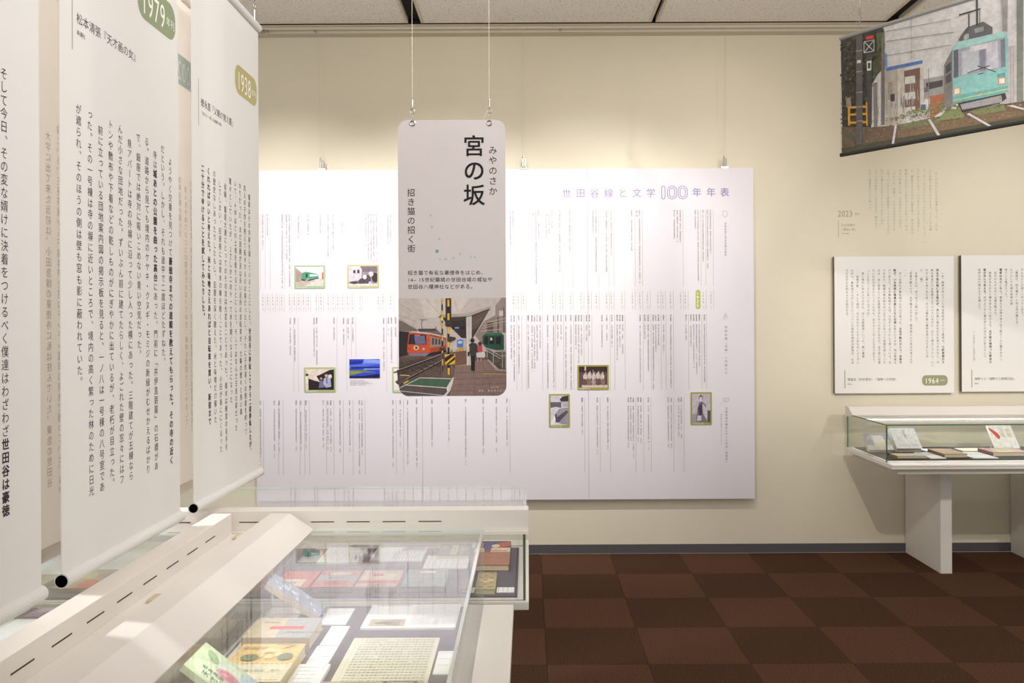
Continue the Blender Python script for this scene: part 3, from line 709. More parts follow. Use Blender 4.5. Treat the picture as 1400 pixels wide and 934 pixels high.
card(789, 499.5, 832, 533.5, OL3, [((96, 74, 70), rect(0, 0, 1, 1)), ((58, 40, 40), rect(0, .72, 1, 1)), ((208, 190, 182), rect(.2, .8, .25, 1)), ((206, 188, 180), rect(.1, 0, 1, .12))] + [((206 - 8 * (k % 3), 188 - 6 * (k % 2), 180), ell(.22 + .15 * k, .5 + .05 * (k % 2), .075, .17)) for k in range(5)] + [((186, 160, 150), ell(.24 + .15 * k, .7 + .03 * (k % 2), .03, .05)) for k in range(5)] + [((104 + 30 * (k % 3), 80 + 26 * (k % 3), 76 + 24 * (k % 3)), ell(.2 + .16 * k, .26, .08, .16)) for k in range(5)] + [((220, 206, 198), strip(.012, (.5, 0), (.5, .85)))], 'sepia group photograph in an olive border')
card(750, 539, 778.5, 584.5, OL3, [((204, 198, 204), rect(0, 0, 1, 1)), ((100, 94, 104), [(0, .58), (.3, .62), (.6, .58), (.6, .78), (0, .78)]), ((60, 54, 62), [(.52, .86), (.66, .97), (1, 1), (1, .8), (.62, .78)]), ((178, 170, 178), [(.62, .8), (1, .8), (1, .62), (.7, .62)]), ((150, 144, 154), [(.2, .35), (.5, .55), (1, .6), (1, 0), (.5, .05)]), ((86, 78, 88), [(.24, .1), (.3, .24), (.9, .5), (1, .44), (.45, .08)]), ((50, 44, 52), ell(.3, .3, .04, .08)), ((226, 220, 226), [(.05, .1), (.24, .36), (.28, .1), (.2, 0), (0, 0)])], 'black and white portrait of someone in a cap holding a white animal')
card(943.5, 537.5, 972.5, 582, OL3, [((192, 182, 188), rect(0, 0, 1, 1)), ((160, 150, 158), rect(0, 0, 1, .3)), ((64, 54, 62), [(.4, .78), (.38, .9), (.48, .97), (.58, .9), (.56, .78)]), ((222, 210, 208), ell(.48, .82, .07, .085)), ((118, 108, 118), [(.2, .02), (.3, .5), (.4, .72), (.58, .72), (.76, .6), (.86, .3), (.8, .0)]), ((196, 188, 194), [(.55, .68), (.8, .5), (.86, .25), (.8, .08), (.6, .3)]), ((72, 62, 72), [(.32, .5), (.5, .68), (.56, .3), (.4, .2)]), ((206, 198, 202), [(.25, .05), (.5, .08), (.5, .24), (.3, .24)]), ((92, 82, 90), rect(.84, 0, 1, .42)), ((70, 60, 70), strip(.04, (.56, .7), (.5, .35)))], 'black and white portrait in a kimono in an olive border')
t = Type(PLB)
for i in range(4): t.row(filler(14 + 3 * (i % 3), 500 + i), BX(478), BZ(519.5 + 2 * i), 0.008)
t.build('lettering', ink((150, 140, 146)), board)

# wires holding the board
for px, which in ((440, 'above the green tram photograph'), (716, 'at the middle panel'), (991, 'at the end of the title')):
    x = BX(px)
    t = empty('hanging_wire', (x, BY - 0.004, bz1), 'thin steel wire and clamp holding the timeline board ' + which, 'wire', 'wires of the timeline board')
    MB().tube([(x - 0.002, 6.06, 3.77), (x - 0.002, BY - 0.004, bz1 + 0.03)], 0.0011, 5).tube([(x + 0.014, BY - 0.0, 3.765), (x + 0.014, BY - 0.002, bz1 + 0.04)], 0.0006, 5).build('wire', M_WIRE, t)
    MB().tube([(x - 0.002, BY - 0.004, bz1 + 0.012), (x - 0.002, BY - 0.004, bz1 + 0.075), (x - 0.002, BY - 0.004, bz1 + 0.09)], [0.006, 0.006, 0.002], 8).tube([(x + 0.014, BY - 0.002, bz1 + 0.012), (x + 0.014, BY - 0.002, bz1 + 0.07)], 0.005, 8).build('clamp', M_STEEL, t)
    MB().box((x - 0.02, BY - 0.003, bz1 - 0.002), (x + 0.03, BY + 0.02, bz1 + 0.012)).build('bracket', M_STEEL, t)

# ------------------------------------------------------------------ lettering and text panels on the right part of the wall
def WX(q): return (q - 722) * WY / 1160
def WZ(q): return CAM_H + (442 - q) * WY / 1160
PLW = Plane((0, WY, 0), (1, 0, 0), (0, 0, 1))
wt = empty('wall_lettering', (WX(1215), WY - 0.001, WZ(330)), 'pale grey-green vertical quotation lettered straight onto the cream wall above the text panels', 'lettering')
q23 = ['　そしてわたしたちは友達になった。これも', 'んに以外でも会うようになり、ファミマを横', 'り、ずっとアルバイトだったわたしと、しゃべり、い', 'ろんなところで、いつまでもいろんな話をし', 'た。黄美子さんとわたし飯を食べ、休みの日は', '映美さんがそこに加わることもあった。休み', 'のない琴美さんは、三日月みたいでほぼぜ', 'しゃかった。夜遅く、いろんな店があちこち', 'で待っているように営業間で、ファミレスから', '出ても帰りにひかっている、わたしはふ', 'いていあけを残してはなるまま、胸をおさ', 'えた。夜道をひとりで歩った。']
t = Type(PLW)
for i, s_ in enumerate(q23): t.col(s_, WX(1281 - 8.25 * i), WZ(233.5), 0.0226, 0.02)
t.build('lettering', ink((172, 184, 172)), wt)
t = Type(PLW); t.row('2023', WX(1146), WZ(294), 0.062, 0.0, sx=0.8); t.row('年刊', WX(1169), WZ(295), 0.018)
t.row('川上未映子', WX(1151), WZ(310), 0.02); t.row('『黄色い家』', WX(1150), WZ(316), 0.02); t.row('中央公論新社', WX(1151), WZ(321.5), 0.0095)
t.build('credit_lettering', ink((150, 160, 150)), wt)
print_obj('credit_rule', [((168, 176, 160), rect(WX(1146.5), WZ(327), WX(1147.3), WZ(303)))], PLW, wt)

p64 = ['　一方、暗黒が住んでいた天台宗四五二という番地は、<三軒茶屋から>', '<西太子堂の間にある筈だが、>裏の狭い道はなかなか見つからない。大', '体の見当だけは地図の上でついているのに、ひどく明るくていい、いい', 'かげん捜しあぐねた末、タバコ屋の角い番地を見つけてきいてみ', 'た。（略）', '　お婆さんは、ほうほうと笑い出して、', '「目黄不動という、お不動さんですよ。教学院という名のお寺さんで', '──」', '　ぼくは思わず春私田さんをふり返った。<五色不動のひとつ、目黄不>', '<動が、いま突然に暗黒の家とともに出現した>というのは、何の意味な', 'のであろう。だが春私田さんは、うなずくようにして笑っている。き', 'つまから、暗黒の家を知らないようなことをいって記憶を試していた', 'のは、ぼく自身にこれを発見させたかったからなのか。太子堂に目黄', 'たいものがあるといっていたのも、おそらくこのことなのであろう。', '「こんなところにあったんですね」', '　狭い境内に歩み入りながら、ぼくは感慨深くいった。黄い薔薇', '──目黄不動──そして彼が、なにかひどくとりとめもないようでい', 'ながら、春私田さんがしきりにいっていた奇妙な暗合の意味が、おぼ', 'ろげながらも判るような気がする。']
p_unno = ['　とうとう三日間の空襲のうちに焼かれていった。人は', 'みんなどこか遠くへ行ってしまう。', '「軽便だ、味方機だ」と叫ぶ声が聞える。', 'もう少しで丸焼の銃砲の音', '来ている電灯だった。', '<電車はまだこない。>乗客たちは待ちあぐねて駅ホームに腰をおろし', '　足元のものの方には煙を眺えた。', '　夜気が冷えびえと頬のあたりへ忍びよる。<太子堂の焼残った教会の>', '<壁が浮んで見える。>月がようやく東の空にのぼりはじめたらしい。', '夜空は火の明かるさを増した。']
def text_panel(label, px0, px1, py0, py1, cols, c0, pitch, credit, pub, tagtxt, sig=None):
    YP = 6.135; k = YP / 1160
    fx = lambda q: (q - 722) * k; fz = lambda q: CAM_H + (442 - q) * k
    o = empty('wall_text_board', ((fx(px0) + fx(px1)) / 2, YP + 0.015, fz(py1)), label, 'panel')
    MB().box((fx(px0), YP, fz(py1)), (fx(px1), WY - 0.002, fz(py0)), 1).build('panel_core', [M_EDGE, mat('panel_side_dark', (120, 112, 104), 0.8)], o)
    MB().box((fx(px0), YP - 0.002, fz(py1)), (fx(px1), YP, fz(py0))).build('panel_face', mat('panel_paper', (236, 232, 226), 0.6), o)
    pl = Plane((0, YP - 0.002, 0), (1, 0, 0), (0, 0, 1))
    t = Type(pl)
    for i, s_ in enumerate(cols): t.col(s_, fx(c0 - pitch * i), fz(370), 0.0222, 0.0195)
    if sig: t.col(sig, fx(c0 - pitch * len(cols) - 0.5), fz(454), 0.017, 0.014)
    t.row(credit, fx(px0 + 17), fz(521), 0.0215); t.row(pub, fx(px0 + 17), fz(527.5), 0.0105)
    t.build('lettering', ink((112, 104, 98)), o)
    marks = [((158, 160, 120), rect(fx(px0 + 13), fz(533), fx(px0 + 14.1), fz(508.5)))]
    if tagtxt:
        print_obj('printed_tag', [((156, 158, 122), rrect(fx(1260), fz(530), fx(1295), fz(515.8), 0.03, 6))], pl, o, h0=0.0006)
        t2 = Type(pl); t2.row(tagtxt, fx(1263.5), fz(523), 0.054, 0.012, sx=0.86); t2.row('年刊', fx(1284.5), fz(523), 0.018)
        t2.build('tag_lettering', ink((240, 238, 226)), o, h=0.0014)
    print_obj('credit_rule', marks, pl, o)
text_panel('white wall panel of vertical text with green 1964 tag', 1141, 1304, 353, 540, p64, 1289, 7.28, '塔晶夫（中井英夫）『虚無への供物』', '講談社', '1964')
text_panel('white wall panel of vertical text without a green tag', 1314.5, 1478, 352, 538.5, ['　' + filler(26, 71), filler(29, 72), filler(27, 73), filler(29, 74), '　' + filler(24, 75), filler(29, 76)] + p_unno, 1448.5, 7.3, '海野十三『海野十三敗戦日記』', '講談社', None, '（一九四五年十二月四日の項）')

# ------------------------------------------------------------------ hanging hardware
def ceiling_wire(x, y, ztop, label, group, axis='y', link_len=0.075, k=1.0):
    """thin wire from the ceiling with a crimp, a spring hook and a ring reaching down to ztop"""
    t = empty('ceiling_wire', (x, y, ztop), label, 'wire', group)
    zc = ztop + link_len
    MB().tube([(x, y, CZ), (x, y, zc + 0.02 * k)], 0.0009 * k, 5).build('wire', M_WIRE, t)
    MB().tube([(x, y, zc + 0.034 * k), (x, y, zc + 0.03 * k), (x, y, zc - 0.012 * k), (x, y, zc - 0.018 * k)], [0.002 * k, 0.0055 * k, 0.0055 * k, 0.002 * k], 8).build('crimp', M_STEEL, t)
    MB().ring((x, y, zc - 0.034 * k), 0.0125 * k, 0.0022 * k, axis).build('spring_hook', M_STEEL, t)
    MB().tube([(x, y, zc - 0.046 * k), (x, y, ztop - 0.004)], 0.0018 * k, 5).build('link', M_STEEL, t)
    MB().tube([(x - 0.002, y, zc - 0.02 * k), (x - 0.018 * k, y, zc - 0.045 * k), (x - 0.032 * k, y - 0.004, zc - 0.075 * k)], 0.0005, 4).build('wire_tail', M_WIRE, t)
    return t

# ------------------------------------------------------------------ hanging station panel
HY = 2.45; hk = HY / 1160; hs = HY / 4.73      # hs: type sizes
hx = lambda q: (q - 722) * hk
hz = lambda q: CAM_H + (442 - q) * hk
hx0, hx1, hz0, hz1 = hx(545), hx(692), hz(541), hz(163.5)
sp = empty('hanging_sign_panel', ((hx0 + hx1) / 2, HY, hz0), 'tall grey rounded sign panel with station photograph hanging from two wires', 'sign')
pr = rrect(hx0, hz0, hx1, hz1, 0.056 * hs, 7)
MB().prism(pr, HY, HY + 0.005, lambda l, a, c: (a, l, c)).build('panel_sheet', mat('sign_sheet', (194, 186, 182), 0.5), sp)
PLH = Plane((0, HY, 0), (1, 0, 0), (0, 0, 1))
for px, which in ((565.5, 'at its blank corner'), (670.5, 'at its title corner')):
    MB().ring((hx(px), HY - 0.001, hz(168)), 0.0135 * hs, 0.0036 * hs, 'y', 16).build('eyelet', M_STEEL, sp)
    ceiling_wire(hx(px), HY - 0.002, hz(162.5), 'thin ceiling wire with hook holding the grey station sign panel ' + which, 'wires of the station sign panel', 'y', 0.04, hs)
t = Type(PLH)
for ch, py in (('宮', 199), ('の', 232.5), ('坂', 266)): t.put(ch, hx(649.3), hz(py), 0.124 * hs, 0.014)
t.build_each('title_character', ink((30, 24, 24)), sp)
t = Type(PLH)
for i, ch in enumerate('みやのさか'): t.put(ch, hx(675), hz(205 + 14.0 * i), 0.049 * hs, 0.004)
for i, ch in enumerate('招き猫の招く街'): t.put(ch, hx(563), hz(262.5 + 12.75 * i), 0.046 * hs, 0.0)
for s_, py in (('招き猫で有名な豪徳寺をはじめ、', 372.3), ('14–15世紀築城の世田谷城の城址や', 381.8), ('世田谷八幡神社などがある。', 391.3)): t.row(s_, hx(557.5), hz(py), 0.0275 * hs, 0.004, 0.0292 * hs)
t.build('lettering', ink((62, 52, 52)), sp)
photo = []
sx, su, sz = hk / 6.44, hx(550), hz(400)
def D(c, *pts): photo.append((c, [(min(max(su + a * sx, hx0), hx1), max(sz - b * sx, hz0)) for a, b in pts]))
def DL(c, w, a, b): D(c, *strip(w, a, b))
def DR(c, x0, y0, x1, y1): D(c, (x0, y0), (x1, y0), (x1, y1), (x0, y1))
# the photograph fills the rounded foot of the sheet
zt = sz - 45 * sx
foot = [p for p in pr if p[1] < hz0 + 0.06 * hs]
photo.append(((196, 184, 176), [(hx1, zt), (hx0, zt)] + foot))
yg = sz - 520 * sx
photo.append(((112, 90, 82), [(hx1, yg), (hx0, yg)] + foot))
D((210, 200, 190), (150, 45), (600, 45), (480, 200), (200, 220))
D((120, 106, 100), (-32, 238), (0, 244), (132, 322), (132, 342), (-32, 334)); D((178, 164, 156), (-32, 232), (0, 238), (132, 316), (132, 324), (0, 248), (-32, 242))
D((50, 42, 42), (-32, 334), (64, 342), (46, 545), (-32, 565))
D((116, 104, 100), (130, 320), (300, 318), (385, 395), (385, 480), (230, 430))
for a, b in (((-32, 90), (150, 200)), ((205, 45), (345, 200)), ((455, 45), (490, 165)), ((-32, 190), (120, 250))): DL((150, 140, 134), 3, a, b)
D((146, 126, 118), (640, 375), (720, 252), (822, 200), (822, 365), (706, 455))
D((152, 136, 126), (820, 118), (878, 45), (914, 45), (914, 355), (820, 355)); DR((206, 196, 188), 852, 158, 890, 204); DR((96, 84, 80), 836, 215, 852, 350); DR((96, 84, 80), 890, 130, 900, 350)
DR((92, 80, 76), 745, 262, 800, 350)
for a, b in (((715, 266), (914, 226)), ((712, 290), (914, 252)), ((706, 312), (840, 282)), ((690, 340), (880, 320))): DL((184, 172, 164), 6, a, b)
D((72, 60, 54), (342, 214), (560, 204), (776, 138), (642, 365), (612, 410), (555, 400), (520, 398), (380, 256))
D((56, 46, 44), (420, 250), (556, 240), (556, 392), (520, 395)); D((96, 80, 72), (612, 215), (770, 145), (660, 310), (612, 330))
D((176, 164, 156), (338, 192), (582, 180), (782, 116), (778, 134), (592, 206), (346, 218)); D((120, 108, 102), (318, 212), (340, 190), (360, 215), (345, 232))
DR((34, 30, 60), 440, 296, 555, 322); DR((150, 150, 170), 462, 302, 500, 314)
for k in range(6): DL((110, 94, 84), 4, (590 + 4 * k, 330 - 22 * k), (760 - 18 * k, 160 + 22 * k))
# red-orange tram
OR = (206, 84, 46)
D((172, 70, 40), (245, 358), (388, 396), (388, 498), (245, 528)); D((150, 132, 124), (222, 376), (380, 410), (380, 462), (222, 486))
for x in (262, 290, 318, 346): DR((70, 62, 64), x, 395 + (x - 250) * .18, x + 16, 455)
DR((92, 80, 76), 216, 372, 240, 505)
D(OR, (44, 456), (58, 350), (90, 342), (214, 350), (246, 362), (246, 524), (62, 530), (42, 520))
D((212, 206, 200), (58, 344), (95, 336), (240, 352), (390, 388), (390, 396), (246, 362), (90, 346))
D((48, 44, 56), (50, 450), (64, 362), (210, 366), (212, 456)); D((112, 110, 142), (104, 382), (196, 374), (206, 450), (116, 450)); DR((190, 120, 90), 108, 366, 156, 380)
D((224, 208, 176), *ell(122, 482, 24, 20)); D((96, 74, 60), *ell(122, 482, 12, 13)); D((176, 176, 190), *ell(186, 492, 14, 10)); D((120, 90, 80), *ell(58, 490, 9, 9))
D((132, 122, 142), (56, 531), (242, 528), (206, 556), (62, 552)); D((40, 32, 32), (206, 556), (242, 528), (388, 500), (388, 520), (240, 560), (40, 575))
DL((66, 56, 56), 5, (150, 235), (216, 235)); DL((66, 56, 56), 5, (182, 236), (166, 268)); DL((66, 56, 56), 5, (166, 268), (176, 312)); DR((80, 70, 68), 140, 314, 300, 336); DR((110, 98, 94), 292, 296, 300, 330)
# tracks and level crossing
D((98, 80, 72), (-32, 565), (40, 575), (345, 545), (345, 742), (-32, 762)); D((80, 64, 58), (-32, 610), (200, 575), (345, 590), (345, 640), (-32, 720))
for w, a, b in ((9, (-32, 676), (345, 540)), (9, (-32, 790), (348, 592))): DL((46, 36, 36), w + 8, (a[0], a[1] + 8), (b[0], b[1] + 6)); DL((156, 140, 134), w - 3, a, b)
for k in range(5): DL((70, 54, 50), 8, (10 + 60 * k, 690 - 18 * k), (80 + 60 * k, 720 - 18 * k))
D((92, 80, 76), (-32, 760), (440, 742), (400, 908), (-32, 908)); D((72, 98, 78), (0, 790), (150, 750), (424, 760), (386, 834), (40, 812))
for w, a, b in ((7, (150, 746), (428, 756)), (8, (20, 808), (386, 836)), (6, (-32, 838), (150, 748)), (5, (-32, 860), (380, 905))): DL((206, 196, 190), w, a, b)
D((214, 206, 200), (386, 836), (440, 745), (462, 745), (418, 862), (384, 908), (356, 908), (392, 870))
DL((60, 50, 46), 12, (-32, 815), (52, 770)); DL((226, 188, 60), 12, (10, 795), (52, 772)); DL((206, 180, 120), 8, (-20, 722), (64, 726)); DL((60, 50, 50), 5, (-32, 770), (40, 735))
# platform, pavement, rails
D((116, 86, 74), (464, 520), (562, 510), (562, 642), (458, 652)); D((138, 112, 104), (462, 652), (640, 600), (740, 590), (824, 682), (914, 690), (914, 850), (880, 905), (412, 905), (452, 750))
for a, b in (((450, 760), (914, 745)), ((440, 810), (914, 800)), ((520, 660), (480, 905)), ((620, 620), (640, 905)), ((700, 600), (800, 905)), ((470, 700), (914, 700)), ((430, 860), (914, 862))): DL((118, 94, 88), 3, a, b)
DL((206, 162, 70), 5, (704, 712), (914, 720)); DL((206, 162, 70), 4, (462, 642), (560, 640)); D((196, 150, 80), (470, 500), (520, 480), (545, 480), (545, 510), (470, 518))
D((84, 72, 64), (738, 500), (914, 560), (914, 675), (822, 672), (742, 585)); D((170, 160, 152), (742, 588), (760, 588), (850, 675), (914, 680), (914, 690), (824, 684))
D((206, 196, 188), (563, 215), (612, 205), (609, 636), (566, 640)); DL((150, 138, 132), 4, (586, 212), (588, 638))
# green car and far blue tram
D((36, 78, 62), (708, 382), (735, 356), (870, 352), (894, 376), (894, 502), (832, 506), (738, 482), (710, 450)); D((60, 104, 84), (712, 378), (738, 356), (870, 352), (890, 372))
for x0, x1 in ((724, 752), (768, 806), (824, 868)): D((30, 32, 32), (x0, 390), (x1, 384), (x1, 456), (x0, 452))
DR((206, 200, 170), 774, 396, 792, 420); D((74, 124, 196), (484, 416), (512, 408), (536, 414), (536, 474), (486, 476)); DR((190, 206, 222), 492, 424, 528, 446)
for a, b in (((738, 484), (862, 556)), ((740, 508), (862, 580)), ((862, 510), (914, 508)), ((862, 556), (914, 556)), ((744, 486), (746, 570)), ((800, 520), (800, 620)), ((880, 510), (880, 670)), ((908, 510), (908, 672))): DL((176, 166, 158), 6, a, b)
# crossing signal poles
def stripes(x0, x1, y0, y1, n, sh=0):
    for k in range(n):
        a = y0 + (y1 - y0) * k / n; b = y0 + (y1 - y0) * (k + 1) / n
        DR((222, 172, 56) if (k + sh) % 2 == 0 else (44, 36, 36), x0, a, x1, b)
stripes(347, 359, 48, 690, 12); DR((56, 46, 46), 384, 48, 432, 290); stripes(398, 416, 60, 720, 11); DR((66, 56, 56), 380, 250, 440, 292); D((66, 56, 56), (398, 380), (470, 392), (470, 412), (420, 436), (396, 426))
DR((110, 98, 94), 342, 480, 350, 690); DR((120, 108, 102), 428, 500, 440, 720); D((60, 50, 50), *ell(352, 495, 26, 14)); D((226, 200, 90), *ell(350, 228, 12, 20))
D((224, 172, 54), (372, 542), (466, 536), (464, 626), (376, 636))
for k in (0, 44): D((44, 36, 36), (374, 590 + k), (374, 570 + k), (424 + k, 540), (452, 540), (462, 545) , (378, 612 + k)) if k == 0 else D((44, 36, 36), (382, 632), (404, 632), (464, 586), (464, 562))
# people walking
D((44, 36, 36), *ell(617, 420, 19, 20)); D((62, 54, 52), (584, 460), (606, 440), (648, 444), (672, 482), (652, 545), (640, 562), (600, 562), (590, 522)); D((36, 30, 32), (600, 556), (640, 556), (637, 686), (606, 686)); DR((28, 24, 26), 574, 520, 592, 558); DL((190, 150, 130), 7, (590, 470), (588, 520))
D((66, 54, 52), *ell(684, 448, 16, 18)); D((192, 76, 76), (660, 472), (702, 462), (706, 522), (664, 526)); D((204, 196, 196), (650, 528), (722, 520), (728, 566), (654, 572)); DR((170, 140, 126), 658, 566, 670, 606); DR((170, 140, 126), 686, 566, 698, 606); D((214, 206, 204), *ell(712, 548, 18, 26))
# dotted route of stops
zoomd = lambda a, b: (hx(530 + a / 4.244), hz(120 + b / 4.244))
zoome = lambda a, b: (hx(530 + a / 4.244), hz(330 + b / 4.244))
dots = [(zoomd(252, 738), .0065), (zoomd(260, 806), .0065), (zoomd(302, 875), .0065), (zoome(289, 55), .0095), (zoome(305, 101), .006), (zoome(340, 101), .006), (zoome(383, 95), .006), (zoome(424, 72), .006), (zoome(484, 88), .006), (zoome(508, 91), .006)]
def P2(a, b): return (su + a * sx, sz - b * sx)
bal = [P2(-30, 575), P2(340, 550), P2(340, 735), P2(-30, 755)]; pav = [P2(470, 650), P2(735, 595), P2(820, 690), P2(910, 700), P2(905, 840), P2(470, 890)]
plan = [P2(745, 510), P2(910, 562), P2(910, 668), P2(825, 668), P2(750, 580)]
sp1 = scatter(bal, 420, 0.0006, 0.0022, [(84, 66, 60), (120, 100, 90), (66, 52, 48), (140, 120, 108)], 8, 0.6); sp2 = scatter(pav, 260, 0.0006, 0.002, [(150, 124, 116), (126, 100, 94), (142, 112, 102)], 9, 0.5); sp3 = scatter(plan, 120, 0.001, 0.003, [(96, 84, 72), (66, 56, 50), (110, 100, 84)], 10)
ib = next(i for i, q in enumerate(photo) if q[0] == (80, 64, 58)) + 1; ip = next(i for i, q in enumerate(photo) if q[0] == (138, 112, 104)) + 1; il = next(i for i, q in enumerate(photo) if q[0] == (84, 72, 64)) + 1
photo = photo[:ib] + sp1 + photo[ib:ip] + sp2 + photo[ip:il] + sp3 + photo[il:]
photo = [(tuple(int(v * 0.93) for v in c_), clip_convex(p, pr) if min(q[1] for q in p) < hz0 + 0.06 * hs else p) for c_, p in photo]
photo = [(c_, p) for c_, p in photo if len(p) > 2]
print_obj('station_photograph', photo, PLH, sp, h0=0.0003, dh=0.000002, material=print_mat('station_print', 0.45, 0.16, 60))
for c, r in dots: print_obj('route_dot', [((104, 150, 146) if r > .009 else (158, 174, 168), ell(c[0], c[1], r * hs, r * hs, 12))], PLH, sp, h0=0.0005)
t = Type(PLH); t.row('2012年', hx(670.5), hz(529), 0.0125 * hs, 0.0, 0.014 * hs); t.row('提供：東急株式会社', hx(653.5), hz(534), 0.0125 * hs, 0.0, 0.0168 * hs)
t.build('credit_lettering', ink((206, 196, 186)), sp, h=0.0032)

# ------------------------------------------------------------------ tram photograph banner
bo = Vector((1.701, 4.6, 2.584)); bd = Vector((0.592, -0.806, 0)).normalized()
PLT = Plane(bo, bd, (0, 0, 1))          # faces the aisle and the camera
TWD, THT = 1.35, 0.623
tb = empty('photo_banner', bo + bd * TWD / 2, 'wide hanging fabric banner printed with a photograph of a teal tram', 'banner')
MB().add([PLT.at(a, b, h) for h in (0, -0.003) for a, b in ((0, 0), (TWD, 0), (TWD, THT), (0, THT))], [(0, 1, 2, 3), (7, 6, 5, 4), (0, 4, 5, 1), (1, 5, 6, 2), (2, 6, 7, 3), (3, 7, 4, 0)]).build('fabric', mat('grey_fabric', (150, 148, 146), 0.85, trans=0.15), tb)
tram = [((220, 217, 214), rect(0.001, 0.001, TWD - 0.001, THT - 0.001))] + [(tuple(int(v * 0.92 + 24) for v in c), [(a / 1000, b / 1000) for a, b in p]) for c, p in TRAM]      # colours lifted to put haze and extra brightness into the print
fol = [(0.004, 0.16), (0.17, 0.16), (0.185, 0.34), (0.245, 0.44), (0.255, 0.60), (0.004, 0.615)]
grd = [(0.004, 0.03), (1.345, 0.03), (1.345, 0.10), (0.9, 0.125), (0.6, 0.135), (0.004, 0.15)]
lf = scatter(fol, 420, 0.004, 0.011, [(74, 72, 62), (92, 96, 74), (60, 58, 52), (108, 112, 88), (84, 78, 66)], 5)
gv = scatter(grd, 700, 0.002, 0.006, [(150, 128, 104), (96, 84, 66), (128, 126, 88), (170, 150, 126), (112, 96, 78)], 6, 0.6)
gr = scatter([(0.26, 0.125), (0.86, 0.105), (0.86, 0.15), (0.55, 0.17), (0.26, 0.14)], 260, 0.003, 0.008, [(138, 146, 104), (120, 130, 90), (154, 158, 118)], 7)
clutter = [((random.choice((126, 150, 176, 200)),) * 3, strip(random.uniform(.0015, .004), (x, .15 + random.uniform(0, .05)), (x + random.uniform(-.004, .004), .2 + random.uniform(0, .13)))) for x in (random.uniform(.2, .47) for _ in range(40))]
tram = tram[:3] + lf + tram[3:20] + clutter + tram[20:27] + gv + gr + tram[27:]
print_obj('tram_photograph', tram, PLT, tb, h0=0.0003, dh=0.000002, material=M_PRINT_F)
MB().tube([PLT.at(-0.004, THT + 0.004, -0.003), PLT.at(TWD + 0.004, THT + 0.004, -0.003)], 0.011, 10).build('top_rod', mat('rod_grey', (168, 166, 163), 0.8), tb)
MB().tube([PLT.at(-0.004, -0.004, -0.003), PLT.at(TWD + 0.004, -0.004, -0.003)], 0.011, 10).build('bottom_rod', mat('rod_dark', (52, 52, 48), 0.6), tb)
for s_, which in ((0.115, 'above its dark trees'), (TWD - 0.115, 'at its end beyond the tram')):
    p = PLT.at(s_, THT + 0.016, -0.003)
    ceiling_wire(p.x, p.y, p.z, 'thin ceiling wire with hook holding the teal tram banner ' + which, 'wires of the tram banner', 'x', 0.09)

# ------------------------------------------------------------------ banners of vertical text over the cases
AZ0, AZ1 = 1.148, 2.738
AX, BXP = -0.965, -1.115
def text_banner(label, X, y0, y1, cols, c_first, front, tagrgb, tagtxt, title, sub, pitch=0.0466, col_first_bold=False):
    """front: +1 print faces the aisle, -1 print faces away and shows through the cloth"""
    o = empty('text_banner', (X, (y0 + y1) / 2, AZ0 - 0.015), label, 'banner')
    fb = M_FABRIC if front > 0 else M_FABRIC_B
    MB().box((X - 0.001, y0, AZ0), (X + 0.001, y1, AZ1)).build('cloth', fb, o)
    for nm, z in (('bottom_rod', AZ0), ('top_rod', AZ1)):
        rd = MB().tube([(X, y0, z), (X, y1, z)], 0.0155, 16).build(nm, fb, o, smooth=False)
        for ya, yb in ((y0 - 0.0012, y0 + 0.004), (y1 - 0.004, y1 + 0.0012)): MB().tube([(X, ya, z), (X, yb, z)], 0.0128, 16).build('rod_opening', M_HOLE, rd)
    pl = Plane((X + 0.001, 0, 0), (0, 1, 0), (0, 0, 1))
    t = Type(pl)
    if front > 0:
        for i, s_ in enumerate(cols): t.col(s_, c_first - pitch * i, 2.153, 0.0244, 0.0228)
        t.build('lettering', ink((52, 40, 50)), o, h=0.0004)
        t = Type(pl); t.row(title, y0 + 0.066, 2.336, 0.0262); t.row(sub, y0 + 0.068, 2.305, 0.0115)
        t.build('credit_lettering', ink((70, 56, 66)), o, h=0.0004)
        print_obj('printed_tag', [(tagrgb, rrect(y1 - 0.243, 2.447, y1 - 0.018, 2.545, 0.04, 6))], pl, o, h0=0.0003, material=print_mat('tag_print', 0.8, 0.0))
        print_obj('credit_rule', [((168, 164, 138), rect(y0 + 0.048, 2.262, y0 + 0.0515, 2.40))], pl, o, h0=0.0003, material=print_mat('tag_print', 0.8, 0.0))
        t = Type(pl); t.row(tagtxt, y1 - 0.222, 2.496, 0.088, 0.0, sx=0.72); t.row('年刊', y1 - 0.078, 2.49, 0.027); t.build('tag_lettering', ink((236, 234, 222)), o, h=0.0008)
    else:
        t = Type(pl)
        for i, s_ in enumerate(cols): t.col(s_, c_first + pitch * i, 2.153, 0.0244, 0.0228)
        # mirror every column about its own axis, as lettering looks from behind
        k = 0
        for i, s_ in enumerate(cols):
            for ch in s_:
                if ch in '<>　 ': continue
                if k < len(t.V): t.V[k][:, 0] = 2 * (c_first + pitch * i) - t.V[k][:, 0]; k += 1
        ob = t.build('lettering', ink((176, 170, 164)), o, h=0.0004)
        print_obj('printed_tag', [(tagrgb, rrect(y0 + 0.018, 2.447, y0 + 0.243, 2.545, 0.04, 6))], pl, o, h0=0.0003, material=print_mat('tag_print', 0.8, 0.0))
        t = Type(pl); t.row(tagtxt, y0 + 0.018, 2.496, 0.088, 0.0, sx=0.72)
        for a in t.V: a[:, 0] = 2 * y0 + 0.20 - a[:, 0]
        t.build('tag_lettering', ink((232, 234, 226)), o, h=0.0008)
    return o
